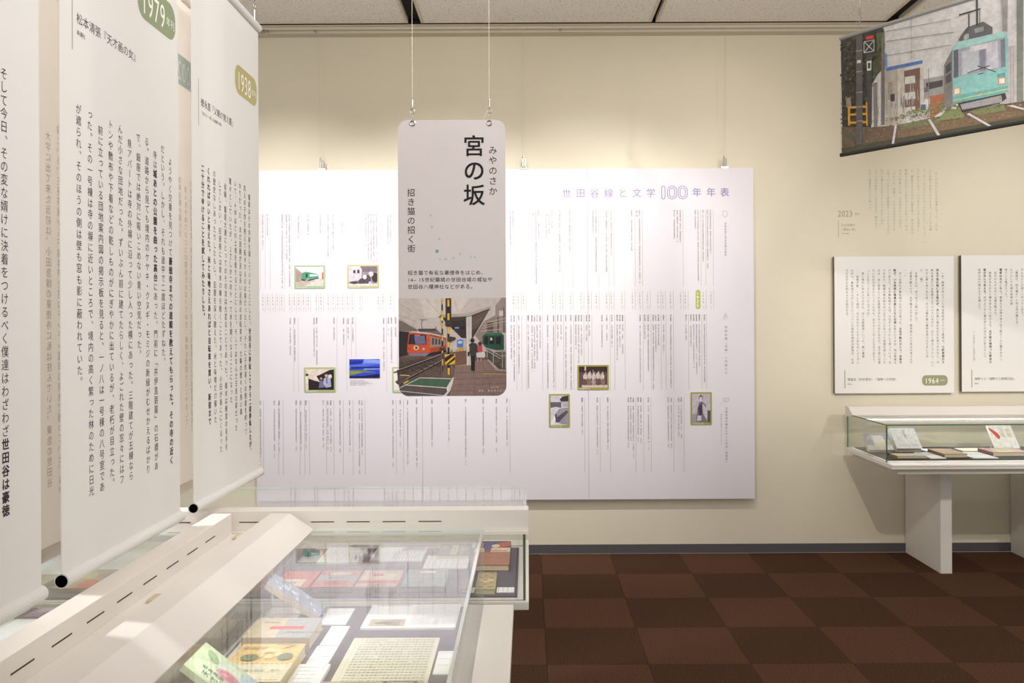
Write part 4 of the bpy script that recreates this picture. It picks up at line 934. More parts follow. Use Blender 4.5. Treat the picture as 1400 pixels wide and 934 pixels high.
c1979 = ['　ようやく交番を見つけて<豪徳寺までの道順を教えてもらった。その寺の近く>', 'だという。しかし、それも途中で二度ほどたずねた。', '　寺は<城あとの公園を曲った高台>にあった。門前に「井伊直弼墓」の石標があ', 'る。道路から見ても境内のケヤキ・クヌギ・モミジの新緑がむせかえるばかり', 'で、銀座では絶対に吸いこめない青い空気だった。', '　泉アパートは寺の外塀に沿って少し入った横にあった。三階建てが五棟なら', 'んだ小さな団地だった。ずいぶん前に建てたらしく、よごれた壁の窓々にはフ', 'トンや敷布や下着などの乾しものがにぎやかに出ているが、老朽が目立った。', '　前に立っている団地案内図の掲示板を見ると、一ノ八は一号棟の八号室であ', 'った。その一号棟は寺の塀に近いところで、境内の高く繁った林のために日光', 'が遮られ、そのほうの側は壁も窓も影に蔽われていた。']
c1938 = ['　鷲尾はその年齢を隠していることにした。<世田谷に移転してから二度移転したが、>', '四人の子供を抱えて転々するのは楽だったし、それに子供達くの態度を約って', 'かりだった。まだ田圃が沢山多い近所の自転車が、七輪の煙々と狭い路', 'いて、十坪ほどの土地を借りることにした。そしてはなんだ日送の薪だった', '驚々としていたが、１丁しか二の十一で水を開くなることになった', '　省線、鷲尾大連にとってのその次は大変なことであった。植木は幾度の毛手を', '　してしまい、旧屋根には背水の陣を敷くことであった。小田が番ににくるった', 'の歴史なしあったりしたもし、旧暦を深く聴えた。米と味噌だけ備いた', 'しそのいいと噛んだ、鷲尾はそのときのつもりで、', '<くれればいいと考えた。米と味噌さえあればと自転車を買い、新宿まで>', '<二十分でゆけることを試してみたりした。>']
c1938 = c1938[:8] + c1938[9:]
cA3 = ['そして今日、その変な婿けに決着をつけるべく僕達はわざわざ<世田谷は豪徳>', '<寺まで>やって来た。' + filler(20, 903)] + [filler(33, 905 + i) for i in range(7)]
text_banner('white cloth banner of vertical text with a green 1979 tag', AX, 1.750, 2.345, c1979, 2.289, 1, (140, 150, 116), '1979', '松本清張『天才画の女』', '新潮社')
text_banner('white cloth banner of vertical text with an olive 1938 tag', AX, 2.440, 3.045, c1938, 2.938, 1, (176, 166, 112), '1938', '徳永直「父親の覚え書」', '『はたらく一家』三和書房 所収')
text_banner('white cloth banner of vertical text cut off beside the 1979 banner', AX, 1.078, 1.676, cA3, 1.563, 1, (150, 150, 96), '1985', filler(8, 31), filler(3, 32))
cB1 = ['　大学に出て来た当初は、小田急線の豪徳寺に私は住んでいた。東急の世田谷', '線という、三軒茶屋から下高井戸を結ぶチンチン電車の東急で通っていた。なか', 'なか' + filler(30, 41)] + [filler(33, 42 + i) for i in range(6)]
cB2 = [filler(8, 61), '　求人をやめてひとつの階段をのぼってゆき、板井を原田からじゃまして、' , filler(34, 63)] + [filler(34, 64 + i) for i in range(6)]
text_banner('cloth banner seen from behind, mirrored grey text, between the cut-off and 1979 banners', BXP, 1.905, 2.505, cB1, 1.972, -1, (190, 200, 160), '2012', '', '')
text_banner('cloth banner seen from behind, teal tag, between the 1979 and 1938 banners', BXP, 2.660, 3.260, cB2, 2.718, -1, (190, 208, 202), '2002', '', '')
for (X, ya, yb, w) in ((AX, 1.750, 2.345, 'the green-tagged text banner'), (AX, 2.440, 3.045, 'the olive-tagged text banner'), (AX, 1.078, 1.676, 'the cut-off text banner'), (BXP, 1.905, 2.505, 'the reversed banner with mirrored text'), (BXP, 2.660, 3.260, 'the reversed banner with a teal tag')):
    for y, which in ((ya + 0.035, ', end away from the board'), (yb - 0.035, ', end toward the board')): ceiling_wire(X, y, AZ1 + 0.0185, 'thin ceiling wire holding ' + w + which, 'wires of ' + w, 'x', 0.085)

# ------------------------------------------------------------------ display cases
TZ = 0.785
def pane(name, a, b, mp, parent, thin, edge):
    """glass plate; thin = index of its thin direction, the four narrow faces get the edge tint"""
    x0, y0, z0 = a; x1, y1, z1 = b
    vs = [(x0, y0, z0), (x1, y0, z0), (x1, y1, z0), (x0, y1, z0), (x0, y0, z1), (x1, y0, z1), (x1, y1, z1), (x0, y1, z1)]
    fs = [(0, 3, 2, 1), (4, 5, 6, 7), (0, 1, 5, 4), (2, 3, 7, 6), (1, 2, 6, 5), (3, 0, 4, 7)]
    ax = [2, 2, 1, 1, 0, 0]
    m = MB()
    for f, k in zip(fs, ax): m.add([mp(*vs[i]) for i in f], [(0, 1, 2, 3)], 0 if k == thin else 1)
    o = m.build(name, [M_GLASS, edge], parent)
    bm = bmesh.new(); bm.from_mesh(o.data); bmesh.ops.remove_doubles(bm, verts=bm.verts, dist=1e-5); bmesh.ops.recalc_face_normals(bm, faces=bm.faces); bm.to_mesh(o.data); bm.free()
    return o
def display_case(label, mp, L, leg_l, slots, leg_u, edge, fl=0.014, watt=1.0):
    """mp(l, u, z): l along the case, u from its hood side to its viewing side"""
    o = empty('display_case', mp(L / 2, 0.38, 0), label, 'display case')
    MB().box((0, -0.006, 0.757), (L, 0.77, TZ), mp=mp).build('tray', M_CASE, o, bevel=0.004)
    MB().box((0.05, 0.02, 0.722), (L - 0.05, 0.735, 0.757), mp=mp).build('under_frame', mat('case_enamel_shaded', (206, 200, 188), 0.5), o)  # same enamel in a darker tone, the shade under the tray painted in
    MB().box((0.0, 0.752, 0.772), (L, 0.7712, 0.7745), mp=mp).build('tray_seam', mat('seam_tan', (150, 140, 122), 0.7), o)  # thin darker line along the front edge of the tray
    for l in leg_l: MB().box((l, leg_u, 0), (l + 0.076, 0.40, 0.722), mp=mp).build('leg', M_CASE, o, bevel=0.003)
    hd = MB().prism([(0, 1.012), (0, 1.077), (0.062, 1.077), (0.137, 1.026), (0.137, 1.0255), (0.1, 1.012)], 0, L, lambda l, u, z: mp(l, u, z)).build('hood', M_CASE, o, bevel=0.0015)
    MB().box((0, -fl, 1.002), (L, 0.02, 1.012), mp=mp).build('hood_flange', M_CASE, hd)
    for s_ in slots: MB().box((s_ - 0.037, -0.0006, 1.040), (s_ + 0.037, 0.002, 1.0432), mp=mp).build('vent_slot', M_SLOT, hd)
    if fl > 0.04 and slots:
        for s_ in (0.03, 0.62): MB().box((s_, -0.047, 1.012), (s_ + 0.05, -0.030, 1.021), mp=mp).build('latch', mat('latch_tan', (206, 190, 160), 0.5), hd, bevel=0.002)
    # lamp strip under the hood
    MB().box((0.06, 0.045, 1.0085), (L - 0.06, 0.06, 1.0118), mp=mp).build('lamp_strip', M_LAMP, hd)
    l = bpy.data.lights.new('case_lamp', 'AREA'); l.shape = 'RECTANGLE'; l.size = L - 0.12; l.size_y = 0.02; l.energy = watt; l.color = COOL
    lo = bpy.data.objects.new('case_lamp', l); lo.location = mp(L / 2, 0.066, 1.003)
    fw = Vector(mp(0, 1, 0)) - Vector(mp(0, 0, 0)); al = (Vector(mp(1, 0, 0)) - Vector(mp(0, 0, 0)))
    zax = -(fw * 0.75 + Vector((0, 0, -1)) * 0.66).normalized(); xax = al.normalized(); yax = zax.cross(xax)
    lo.rotation_euler = Matrix((xax, yax, zax)).transposed().to_euler(); COL.objects.link(lo)
    pane('back_pane', (0.01, 0.004, TZ), (L - 0.01, 0.010, 1.004), mp, o, 1, edge)
    pane('front_pane', (0.008, 0.667, TZ), (L - 0.008, 0.675, 1.0172), mp, o, 1, edge)
    pane('top_pane', (0.006, 0.101, 1.0174), (L - 0.006, 0.677, 1.0254), mp, o, 2, M_GEDGE_D if edge is M_GEDGE_D else M_GEDGE)
    for l in (0.010, L - 0.018): pane('end_pane', (l, 0.011, TZ), (l + 0.008, 0.666, 1.0172), mp, o, 0, edge)
    return o
M_LAMP = bpy.data.materials.new('lamp_strip'); M_LAMP.use_nodes = True
M_LAMP.node_tree.nodes['Principled BSDF'].inputs['Emission Color'].default_value = (1, 0.98, 0.95, 1); M_LAMP.node_tree.nodes['Principled BSDF'].inputs['Emission Strength'].default_value = 2.0
ND = 2.69
LN = 2.15
mpN1 = lambda l, u, z: (-0.82 + u, ND - l, z)
mpN2 = lambda l, u, z: (-0.943 - u, ND - l, z)
LF = 2.4
mpF = lambda l, u, z: (-0.002 - l, 2.722 + u, z)
LW = 1.8
mpW = lambda l, u, z: (2.25 + l, 6.03 - u, z)
display_case('white table case with books and a manuscript, backed against the slotted hood of another case', mpN1, LN, (0.4, LN - 0.476), [], 0.03, M_GEDGE, 0.05)
display_case('white table case hung over by the banners, its hood showing a row of vent slots', mpN2, LN, (0.4, LN - 0.476), [ND - 2.11 + 0.133 * k for k in range(-3, 9)], 0.03, M_GEDGE, 0.05)
display_case('white table case lying crosswise in front of the timeline board', mpF, LF, (0.45, LF - 0.526), [0.316 + 0.115 * k for k in range(13)], 0.03, mat('pane_edge_sage', (120, 140, 112), 0.15))
display_case('white table case against the cream wall below the text panels', mpW, LW, (0.48, LW - 0.556), [], -0.125, M_GEDGE_D, 0.014, 1.9)

# cloth mats lying in the trays
PZ = TZ + 0.006
def padm(label, a, b, m):
    tag(MB().box((a[0], a[1], TZ + 0.0004), (b[0], b[1], PZ)).build('display_mat', m, bevel=0.001), label, 'mat')
padm('mauve cloth mat under the manuscript and books in the case', (-0.70, 0.75), (-0.185, 2.655), M_PAD)
padm('mauve cloth mat in the case crosswise in front of the board', (-2.2, 2.755), (-0.04, 3.35), M_PAD)
padm('mauve cloth mat in the case below the hanging banners', (-1.56, 0.75), (-1.05, 2.655), M_PAD)
padm('charcoal cloth mat in the case against the cream wall', (2.30, 5.43), (4.0, 5.985), M_PADB)

# ------------------------------------------------------------------ exhibits
def book(label, w, h, th, loc, rz, tilt=0.0, cover=(200, 190, 170), spine=None, polys=None, rows=None, cols=None, ink_c=(50, 44, 44), pages=True, cat='book', grp=None):
    """closed book; local x across the cover, y up the cover, z out of the cover; origin at the foot of the back board"""
    o = empty('book', loc, label, cat, grp, (R(tilt), 0, R(rz)))
    b = 0.0022
    mc = mat('cover_%d_%d_%d' % cover, cover, 0.5, noise=0.05, nscale=60)
    MB().box((-w / 2, 0, 0), (w / 2, h, b)).box((-w / 2, 0, th - b), (w / 2, h, th)).build('cover', mc, o, local=True)
    ms = mat('cover_%d_%d_%d' % (spine or cover), (spine or cover), 0.5, noise=0.05, nscale=60)
    MB().box((-w / 2 - 0.0012, 0, 0), (-w / 2 + 0.0012, h, th)).build('spine', ms, o, local=True)
    MB().box((-w / 2 + 0.0014, 0.0025, b), (w / 2 - 0.003, h - 0.0025, th - b)).build('page_block', M_PAGES, o, local=True)
    pl = Plane((-w / 2, 0, th), (1, 0, 0), (0, 1, 0))
    if polys:
        print_obj('cover_print', [(c, [(min(max(a, 0), 1) * w, min(max(d, 0), 1) * h) for a, d in p]) for c, p in polys], pl, o, h0=0.0003, dh=0.00005, material=M_PRINT_S, local=True)
    if rows or cols:
        t = Type(pl)
        for s_, u, v, size in (rows or []): t.row(s_, u * w, v * h, size)
        for s_, u, v, size in (cols or []): t.col(s_, u * w, v * h, size * 1.08, size)
        t.build('lettering', ink(ink_c), o, h=0.0003 + 0.00006 * (len(polys) + 2 if polys else 2), local=True)
    return o
def stand(loc, rz, w, h, tilt, label, grp=None):
    """clear easel: two bent rods with a lip holding a leaning book"""
    o = empty('book_stand', loc, label, 'stand', grp, (0, 0, R(rz)))
    ct, st = math.cos(R(tilt)), math.sin(R(tilt)); off = 0.004
    hh = h * 0.7
    for s_ in (-1, 1):
        x = s_ * w * 0.3
        pts = [(x, -0.012 * ct - 0.012, 0.0035 + 0.018), (x, -0.014, 0.0035), (x, 0.004, 0.0035), (x, hh * ct + off * st, max(0.004, hh * st - off * ct)), (x, hh * ct + 0.035, 0.0035), (x, 0.03, 0.0032)]
        MB().tube(pts, 0.0016, 6).build('easel_rod', M_ACRYL, o, local=True)
    MB().tube([(-w * 0.3, hh * ct + 0.035, 0.0035), (w * 0.3, hh * ct + 0.035, 0.0035)], 0.0014, 6).build('cross_rod', M_ACRYL, o, local=True)
def sheet(name, label, x0, x1, y0, y1, rz, th=0.0008, rgb=(238, 238, 240), lines=None, vcols=None, size=0.006, ink_c=(120, 112, 116), polys=None, z=None, cat='sheet', grp=None):
    """flat paper or card lying in a case; rz turns its reading direction"""
    z = PZ if z is None else z
    w, h = (x1 - x0, y1 - y0) if rz in (0, 180) else (y1 - y0, x1 - x0)
    o = empty(name, ((x0 + x1) / 2, (y0 + y1) / 2, z), label, cat, grp, (0, 0, R(rz)))
    MB().box((-w / 2, -h / 2, 0), (w / 2, h / 2, th)).build('paper', mat('paper_%d_%d_%d' % rgb, rgb, 0.7), o, local=True)
    pl = Plane((-w / 2, -h / 2, th), (1, 0, 0), (0, 1, 0))
    if polys: print_obj('printed_picture', [(c, [(a * w, d * h) for a, d in p]) for c, p in polys], pl, o, h0=0.0002, dh=0.00004, material=M_PRINT_S, local=True)
    t = Type(pl)
    for s_, u, v, sz_ in (lines or []): t.row(s_, u * w, v * h, sz_)
    for s_, u, v, sz_ in (vcols or []): t.col(s_, u * w, v * h, sz_ * 1.1, sz_)
    t.build('lettering', ink(ink_c), o, h=0.0009, local=True)
    return o
def para(n, chars, v0, dv, u, size, sd): return [(filler(chars, sd + i), u, v0 - dv * i, size) for i in range(n)]

# case with the manuscript (read from the aisle side: rz 90)
g = (206, 222, 178)
book('green watercolour paperback with a pink rose, leaning at the hood of the manuscript case', 0.13, 0.19, 0.016, (-0.625, 1.94, PZ + 0.005), 90, 38, (188, 208, 160), (196, 206, 170),
     [((208, 224, 180), rect(0, 0, 1, 1)), ((222, 236, 200), ell(.3, .75, .25, .2)), ((226, 236, 214), ell(.7, .5, .2, .3)), ((182, 206, 160), ell(.2, .3, .18, .22)), ((196, 214, 220), ell(.8, .2, .25, .2)), ((150, 176, 190), ell(.55, .14, .22, .1)), ((228, 176, 180), ell(.52, .5, .16, .17)), ((214, 128, 146), ell(.52, .5, .12, .13)), ((232, 160, 170), ell(.5, .56, .06, .05)), ((110, 120, 150), ell(.52, .32, .1, .06)), ((160, 190, 140), ell(.75, .8, .16, .08, 14, 30))],
     None, [('松本清張', .34, .84, .014), ('天才画の女', .18, .8, .021)], (90, 86, 92))
stand((-0.625, 1.94, PZ), 90, 0.13, 0.19, 38, 'clear easel stand under the green watercolour paperback')
book('slim blue-grey patterned book leaning on an easel at the far end of the manuscript case', 0.088, 0.185, 0.018, (-0.632, 2.555, PZ + 0.005), 90, 33, (146, 156, 174), (206, 190, 170),
     [((150, 160, 178), rect(0, 0, 1, 1))] + [((222, 224, 228), strip(.03, (.2 + .3 * (k % 3) - .08, .1 + .11 * k), (.2 + .3 * (k % 3) + .08, .14 + .11 * k))) for k in range(8)] + [((226, 228, 232), strip(.02, (.2 + .3 * (k % 3), .06 + .11 * k), (.24 + .3 * (k % 3), .18 + .11 * k))) for k in range(8)],
     None, [('驢馬', .5, .8, .03)], (236, 236, 238))
stand((-0.632, 2.555, PZ), 90, 0.088, 0.185, 33, 'clear easel stand under the slim blue-grey patterned book')
book('tan and grey boxed book with a red label lying beside the grape book', 0.155, 0.185, 0.032, (-0.60, 2.388, PZ), 90, 0, (206, 190, 160), (190, 172, 140),
     [((214, 198, 166), rect(0, 0, 1, 1)), ((172, 172, 172), rect(0, 0, 1, .52)), ((206, 84, 80), rect(.4, .18, .56, .7))], None, [('豪徳寺', .75, .85, .014), ('随筆集豪徳寺界隈', .25, .4, .012)], (84, 74, 70))
book('orange book with grapes printed on its upper half and a cream lower half', 0.24, 0.167, 0.03, (-0.598, 2.15, PZ), 90, 0, (226, 190, 122), (206, 170, 110),
     [((232, 194, 120), rect(0, 0, 1, 1)), ((236, 226, 196), rect(0, 0, .48, 1)), ((206, 176, 120), strip(.008, (.04, .05), (.04, .95))), ((206, 176, 120), strip(.008, (.44, .05), (.44, .95)))] + [((196, 160, 90), rect(.04 + .4 * (k // 12), .06 + .075 * (k % 12), .055 + .4 * (k // 12), .1 + .075 * (k % 12))) for k in range(24)] + [((214, 184, 110), ell(.7 + .09 * math.cos(k * 1.1), .45 + .16 * math.sin(k * 1.1), .062, .085)) for k in range(7)] + [((238, 212, 140), ell(.71 + .09 * math.cos(k * 1.1), .46 + .16 * math.sin(k * 1.1), .05, .07)) for k in range(7)] + [((110, 122, 84), ell(.62, .18, .1, .12)), ((120, 130, 90), ell(.6, .72, .09, .14)), ((96, 106, 70), strip(.015, (.95, .1), (.82, .35))), ((104, 84, 56), strip(.012, (.95, .15), (.95, .45)))],
     None, [('世田谷', .85, .93, .02), ('短篇小説集　東京', .25, .72, .012)], (90, 110, 120))
sheet('manuscript', 'yellowed manuscript sheet covered with handwriting lying on mauve cloth', -0.493, -0.252, 2.04, 2.388, 90, 0.0012, (234, 229, 208),
      vcols=[(filler(19, 700 + i), .95 - .049 * i, .9, .0098) for i in range(19)], ink_c=(120, 112, 104), polys=[((206, 190, 170), strip(.003, (.03, .94), (.97, .94))), ((206, 190, 170), strip(.003, (.03, .05), (.97, .05)))], cat='manuscript')
sheet('caption_board', 'white caption board with a small brown photograph beyond the manuscript', -0.490, -0.215, 2.452, 2.656, 90, 0.006, (242, 241, 243), vcols=[(filler(26, 740 + i), .93 - .052 * i, .5, .0052) for i in range(16)] + [(filler(9, 760), .95, .95, .011)],
      polys=[((196, 180, 158), rect(.07, .55, .36, .93)), ((150, 132, 112), rect(.1, .6, .33, .75)), ((120, 104, 88), ell(.2, .78, .05, .1)), ((170, 150, 128), ell(.28, .7, .04, .12))], cat='caption board')
def cap(label, x0, x1, y0, y1, rz, z=None, th=0.003, grp=None, sd=0, n=5):
    sheet('caption_card', label, x0, x1, y0, y1, rz, th, (246, 246, 248), vcols=[(filler(8, 800 + sd + i), .9 - (0.8 / n) * i, .9, .0055) for i in range(n)], z=z, cat='caption', grp=grp, ink_c=(140, 134, 138))
cap('white caption card between the blue-grey book and the caption board', -0.618, -0.541, 2.492, 2.632, 90, sd=1)
cap('white caption card between the tan boxed book and the manuscript', -0.578, -0.524, 2.332, 2.478, 90, sd=11)
cap('white caption card between the grape book and the manuscript', -0.582, -0.524, 2.195, 2.328, 90, sd=21)
cap('raised white caption card overlapping the near end of the grape book', -0.592, -0.513, 1.96, 2.185, 90, z=PZ, th=0.010, sd=31, n=8)
cap('small white caption card between the manuscript and the front pane', -0.245, -0.205, 2.135, 2.285, 90, sd=41, n=3)
book('brown cloth-bound book lying on the near edge of the manuscript', 0.20, 0.245, 0.022, (-0.255, 1.945, PZ + 0.0014), 90, 0, (196, 178, 146), (140, 120, 92), [((202, 186, 154), rect(0, 0, 1, 1)), ((110, 92, 78), rect(.82, .06, 1, .4)), ((216, 206, 182), rect(.86, .1, .97, .36))], None, [('世田谷風物', .3, .8, .016)])

# crosswise case (read from the far side: rz 180)
book('tall book with a red and blue picture cover and brown lower half', 0.135, 0.33, 0.022, (-0.140, 3.36, PZ), 180, 0, (150, 92, 62), (120, 74, 50),
     [((172, 110, 80), rect(0, 0, 1, 1)), ((226, 206, 170), rect(0, 0, 1, .48)), ((62, 54, 72), rect(0, 0, 1, .3)), ((196, 76, 62), [(0, .02), (.4, .1), (.5, .25), (.2, .3), (0, .2)]), ((74, 84, 130), [(.5, 0), (.75, .05), (.72, .48), (.55, .48)]), ((212, 90, 70), [(.75, .1), (1, .05), (1, .2), (.8, .28)]), ((226, 212, 180), ell(.42, .22, .12, .07)), ((206, 80, 64), strip(.03, (.1, .43), (.7, .43))), ((60, 50, 60), ell(.8, .3, .08, .04))],
     [('小説東京', .2, .62, .02)], None, (196, 150, 110))
book('dark brown book lying beside the red and blue picture book', 0.115, 0.16, 0.016, (-0.285, 3.345, PZ), 180, 0, (112, 98, 84), None, [((118, 104, 90), rect(0, 0, 1, 1)), ((196, 180, 150), rect(.4, .1, .62, .95)), ((170, 150, 120), ell(.2, .4, .15, .25)), ((180, 164, 136), ell(.85, .3, .1, .15))], None, [('日記', .5, .85, .018)])
book('narrow green and red patterned booklet near the end pane', 0.048, 0.19, 0.018, (-0.138, 2.955, PZ), 180, 0, (170, 160, 116), (206, 186, 120), [((168, 164, 122), rect(0, 0, 1, 1)), ((190, 186, 140), ell(.5, .5, .4, .12))] + [((214, 92, 52), ell(.3 + .4 * (k % 2), .08 + .13 * k, .16, .03)) for k in range(7)])
book('dark patterned booklet lying left against the narrow green booklet', 0.05, 0.17, 0.014, (-0.200, 2.952, PZ), 180, 0, (96, 86, 92), None, [((104, 94, 98), rect(0, 0, 1, 1)), ((176, 90, 80), strip(.1, (.2, .8), (.8, .85))), ((140, 120, 110), ell(.5, .4, .3, .1))])
cap('small white caption card in the corner beside the narrow green booklet', -0.108, -0.05, 2.785, 2.835, 180, sd=51, n=3)
for k, which in enumerate(('the one next to the teal paperback', 'the middle one', 'the one farthest from the teal paperback')): cap('white caption strip of three, ' + which, -0.385, -0.225, 3.058 + 0.058 * k, 3.112 + 0.058 * k, 180, sd=60 + 5 * k, n=6, grp='three caption strips in the crosswise case')
book('teal paperback with white title lying in the row of books', 0.142, 0.195, 0.02, (-0.353, 2.985, PZ), 180, 0, (120, 150, 156), None, [((128, 160, 164), rect(0, 0, 1, 1)), ((206, 110, 100), rect(.08, .72, .92, .78)), ((226, 230, 228), rect(.3, .1, .7, .2)), ((206, 120, 112), rect(.1, .3, .9, .36))], [('文学の旅', .12, .5, .026)], None, (214, 120, 112))
book('pale red and cream paperback beside the teal one', 0.135, 0.19, 0.02, (-0.508, 2.98, PZ), 180, 0, (214, 170, 150), None, [((222, 186, 164), rect(0, 0, 1, 1)), ((206, 92, 76), rect(0, .62, 1, .8)), ((226, 210, 180), ell(.4, .35, .3, .18)), ((206, 100, 80), ell(.6, .3, .15, .1))], [('電車道', .2, .9, .024)], None, (160, 60, 50))
book('red and grey paperback third in the row of books', 0.135, 0.19, 0.02, (-0.652, 2.98, PZ), 180, 0, (196, 110, 96), None, [((206, 124, 108), rect(0, 0, 1, 1)), ((160, 166, 170), rect(0, .3, 1, .62)), ((226, 200, 180), ell(.5, .2, .3, .1)), ((206, 76, 64), ell(.5, .75, .3, .12))], [('沿線', .3, .48, .03)], None, (180, 64, 54))
book('red paperback at the far end of the row of books', 0.12, 0.19, 0.018, (-0.792, 2.98, PZ), 180, 0, (206, 96, 84), None, [((214, 108, 92), rect(0, 0, 1, 1)), ((236, 220, 200), rect(.2, .5, .8, .9))], [('街', .4, .7, .03)], None, (120, 60, 50))
sheet('caption_board', 'white caption board with a grey photograph in the crosswise case', -0.595, -0.40, 3.155, 3.345, 180, 0.006, (242, 242, 244), vcols=[(filler(18, 860 + i), .93 - .06 * i, .93, .0055) for i in range(15)], polys=[((196, 190, 192), rect(.02, .02, .48, .34)), ((150, 144, 148), rect(.08, .08, .42, .2))], cat='caption board')
sheet('caption_board', 'white caption board without a photograph in the crosswise case', -0.785, -0.635, 3.13, 3.345, 180, 0.006, (240, 240, 242), vcols=[(filler(20, 880 + i), .92 - .075 * i, .93, .0055) for i in range(12)], cat='caption board')
# upright slanted label strip inside the crosswise case

# case below the banners (read from its far side: rz -90)
def n2(name, label, x0, x1, y0, y1, rgb, polys=None, sd=0, n=10, th=0.005, cat='sheet', grp=None): sheet(name, label, x0, x1, y0, y1, -90, th, rgb, vcols=[(filler(14, 1000 + sd + i), .93 - (.86 / max(n, 1)) * i, .93, .006) for i in range(n)], polys=polys, cat=cat, grp=grp)
purple = [((150, 126, 150), rect(0, 0, 1, 1)), ((196, 176, 190), rect(.1, .1, .5, .5)), ((110, 84, 116), rect(.5, .3, .95, .9)), ((176, 96, 84), rect(0, .9, 1, 1)), ((206, 190, 200), ell(.3, .7, .15, .12))]
n2('picture_print', 'mauve picture print at the far end of the case under the banners', -1.53, -1.385, 2.565, 2.652, (150, 126, 150), purple, 0, 0, cat='print')
n2('text_sheet', 'white sheet of small print beside the mauve picture print', -1.55, -1.28, 2.33, 2.545, (238, 240, 240), None, 20, 14)
book('red and gold patterned booklet in the case under the banners', 0.15, 0.20, 0.012, (-1.42, 2.22, PZ), -90, 0, (150, 120, 96), None, [((150, 132, 110), rect(0, 0, 1, 1)), ((190, 92, 76), rect(.55, .1, 1, .9)), ((196, 170, 120), ell(.25, .5, .2, .3)), ((120, 84, 70), ell(.7, .5, .15, .25))])
n2('text_sheet', 'white sheet with a grey landscape picture in the case under the banners', -1.52, -1.12, 1.90, 2.10, (238, 240, 240), [((176, 180, 178), rect(.1, .06, .6, .5)), ((140, 140, 150), rect(.15, .1, .4, .3))], 60, 4)
# further exhibits of the crosswise case, seen below the banners (read from its far side: rz 180)
def f2(name, label, x0, x1, y0, y1, rgb, polys=None, sd=0, n=10, th=0.005, cat='sheet'): sheet(name, label, x0, x1, y0, y1, 180, th, rgb, vcols=[(filler(14, 1400 + sd + i), .93 - (.86 / max(n, 1)) * i, .93, .006) for i in range(n)], polys=polys, cat=cat)
f2('text_sheet', 'wide white sheet of print in the crosswise case below the 1979 banner', -1.62, -1.30, 3.06, 3.34, (240, 242, 242), None, 0, 16)
f2('picture_print', 'landscape picture print beside the wide white sheet in the crosswise case', -1.28, -1.06, 3.10, 3.30, (190, 196, 190), [((196, 204, 198), rect(0, 0, 1, 1)), ((150, 140, 120), rect(.05, .1, .95, .45)), ((176, 150, 110), ell(.4, .3, .25, .14)), ((120, 110, 110), ell(.75, .35, .12, .18)), ((206, 196, 180), rect(.1, .6, .9, .8))], 30, 0, cat='print')
f2('text_sheet', 'white sheet of print in the crosswise case below the cut-off banner', -2.05, -1.66, 2.98, 3.30, (240, 242, 242), None, 50, 14)
book('ochre and red picture book in the crosswise case below the 1979 banner', 0.17, 0.21, 0.014, (-1.50, 3.02, PZ), 180, 0, (170, 150, 120), None, [((176, 160, 126), rect(0, 0, 1, 1)), ((196, 92, 84), rect(0, .55, .6, 1)), ((150, 120, 130), ell(.3, .3, .2, .15)), ((206, 190, 150), ell(.7, .35, .2, .2))])
book('grey and gold picture book beside the ochre and red one', 0.17, 0.21, 0.014, (-1.72, 2.97, PZ), 180, 0, (166, 158, 130), None, [((170, 164, 136), rect(0, 0, 1, 1)), ((206, 196, 160), ell(.5, .6, .35, .25)), ((120, 104, 84), ell(.4, .3, .2, .1)), ((150, 136, 110), rect(.1, .8, .9, .92))])
book('small blue-grey booklet beside the landscape picture print', 0.13, 0.18, 0.012, (-1.14, 2.99, PZ), 180, 0, (150, 160, 170), None, [((160, 172, 180), rect(0, 0, 1, 1)), ((226, 228, 226), rect(.2, .5, .8, .85)), ((176, 120, 96), ell(.5, .28, .25, .12))])

# wall case (read from the aisle: rz 0)
book('pale blue illustrated book leaning on a stand at the end of the wall case', 0.17, 0.14, 0.022, (2.372, 5.72, PZ + 0.005), 0, 44, (206, 206, 214), (226, 222, 206), [((176, 178, 204), rect(0, 0, 1, 1)), ((240, 240, 240), rect(.3, .42, .75, .9)), ((238, 236, 190), rect(.3, .3, .75, .44)), ((222, 216, 206), rect(0, 0, 1, .3)), ((214, 196, 206), ell(.2, .75, .12, .16)), ((206, 206, 170), ell(.85, .5, .1, .2))])
stand((2.372, 5.72, PZ), 0, 0.17, 0.14, 44, 'clear easel stand under the pale blue illustrated book')
book('thick white book with a gold title leaning on a stand in the wall case', 0.17, 0.175, 0.034, (2.565, 5.735, PZ + 0.005), 0, 44, (238, 238, 238), (236, 234, 230), [((240, 240, 241), rect(0, 0, 1, 1)), ((206, 190, 150), strip(.03, (.45, .85), (.55, .45))), ((206, 204, 206), rect(.1, .12, .9, .15)), ((214, 212, 214), rect(.1, .2, .9, .22))], None, [('貧乏暮', .52, .92, .02)], (190, 176, 140))
stand((2.565, 5.735, PZ), 0, 0.17, 0.175, 44, 'clear easel stand under the thick white book')
book('thin ochre and grey book lying flat beside the leaning pale blue book', 0.19, 0.12, 0.016, (2.475, 5.475, PZ), 0, 0, (170, 164, 144), (176, 140, 84), [((166, 162, 146), rect(0, 0, 1, 1)), ((196, 164, 104), rect(0, 0, .4, 1))])
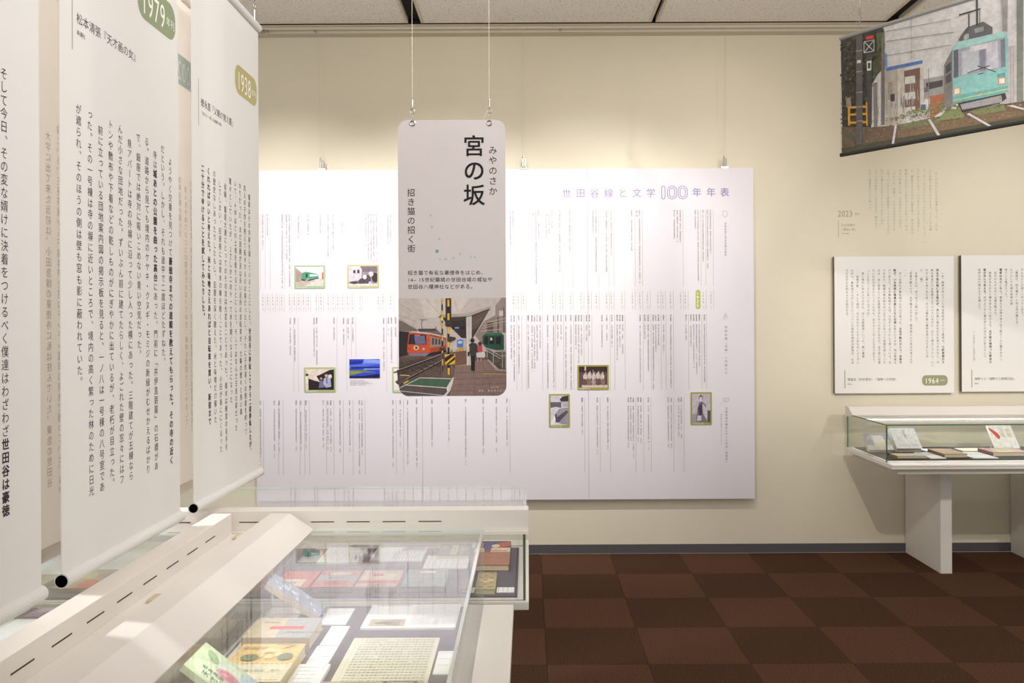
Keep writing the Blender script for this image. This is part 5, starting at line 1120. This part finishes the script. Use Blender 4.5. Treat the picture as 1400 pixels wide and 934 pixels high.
book('brown wooden-toned old book lying between two white caption boards', 0.15, 0.23, 0.024, (2.77, 5.50, PZ), 0, 0, (156, 124, 84), (140, 104, 66), [((166, 134, 92), rect(0, 0, 1, 1)), ((150, 130, 100), rect(.1, .0, 1, .4)), ((186, 150, 106), rect(0, .7, .6, 1))])
book('maroon book with an olive strip lying flat in the wall case', 0.24, 0.19, 0.026, (3.155, 5.545, PZ), 0, 0, (158, 116, 104), (112, 40, 42), [((176, 130, 120), rect(0, 0, 1, 1)), ((190, 178, 130), [(.15, 0), (.75, 0), (.75, 1), (.3, 1)]), ((196, 150, 140), rect(.75, 0, 1, 1))])
book('white book with a red swirl leaning on a stand in the wall case', 0.16, 0.19, 0.02, (3.26, 5.78, PZ + 0.005), 0, 50, (240, 236, 226), None, [((242, 240, 236), rect(0, 0, 1, 1)), ((222, 70, 54), [(.0, .88), (.12, .82), (.3, .66), (.36, .5), (.3, .4), (.22, .42), (.0, .8)]), ((90, 76, 110), [(.3, .66), (.36, .5), (.3, .4), (.32, .5)])], None, [('玉電', .5, .85, .034), ('物語', .78, .85, .034)], (200, 176, 110))
stand((3.26, 5.78, PZ), 0, 0.16, 0.19, 50, 'clear easel stand under the book with a red swirl')
def wcap(label, x0, x1, y0, y1, rgb=(240, 240, 240), sd=0, n=12, th=0.005): sheet('caption_board', label, x0, x1, y0, y1, 0, th, rgb, vcols=[(filler(16, 1200 + sd + i), .93 - (.86 / n) * i, .93, .0065) for i in range(n)], cat='caption board')
wcap('white caption board between the ochre book and the brown old book', 2.585, 2.685, 5.455, 5.70)
wcap('white caption board between the brown old book and the maroon book', 2.86, 3.02, 5.455, 5.70, sd=20)
wcap('cream caption board behind the maroon book', 2.95, 3.16, 5.75, 5.88, (232, 224, 196), 40)
wcap('small white caption board behind the brown old book', 2.70, 2.84, 5.76, 5.86, sd=60)
wcap('white caption board beyond the maroon book', 3.30, 3.55, 5.46, 5.72, sd=80)

COL.objects.unlink(_to); bpy.data.objects.remove(_to)
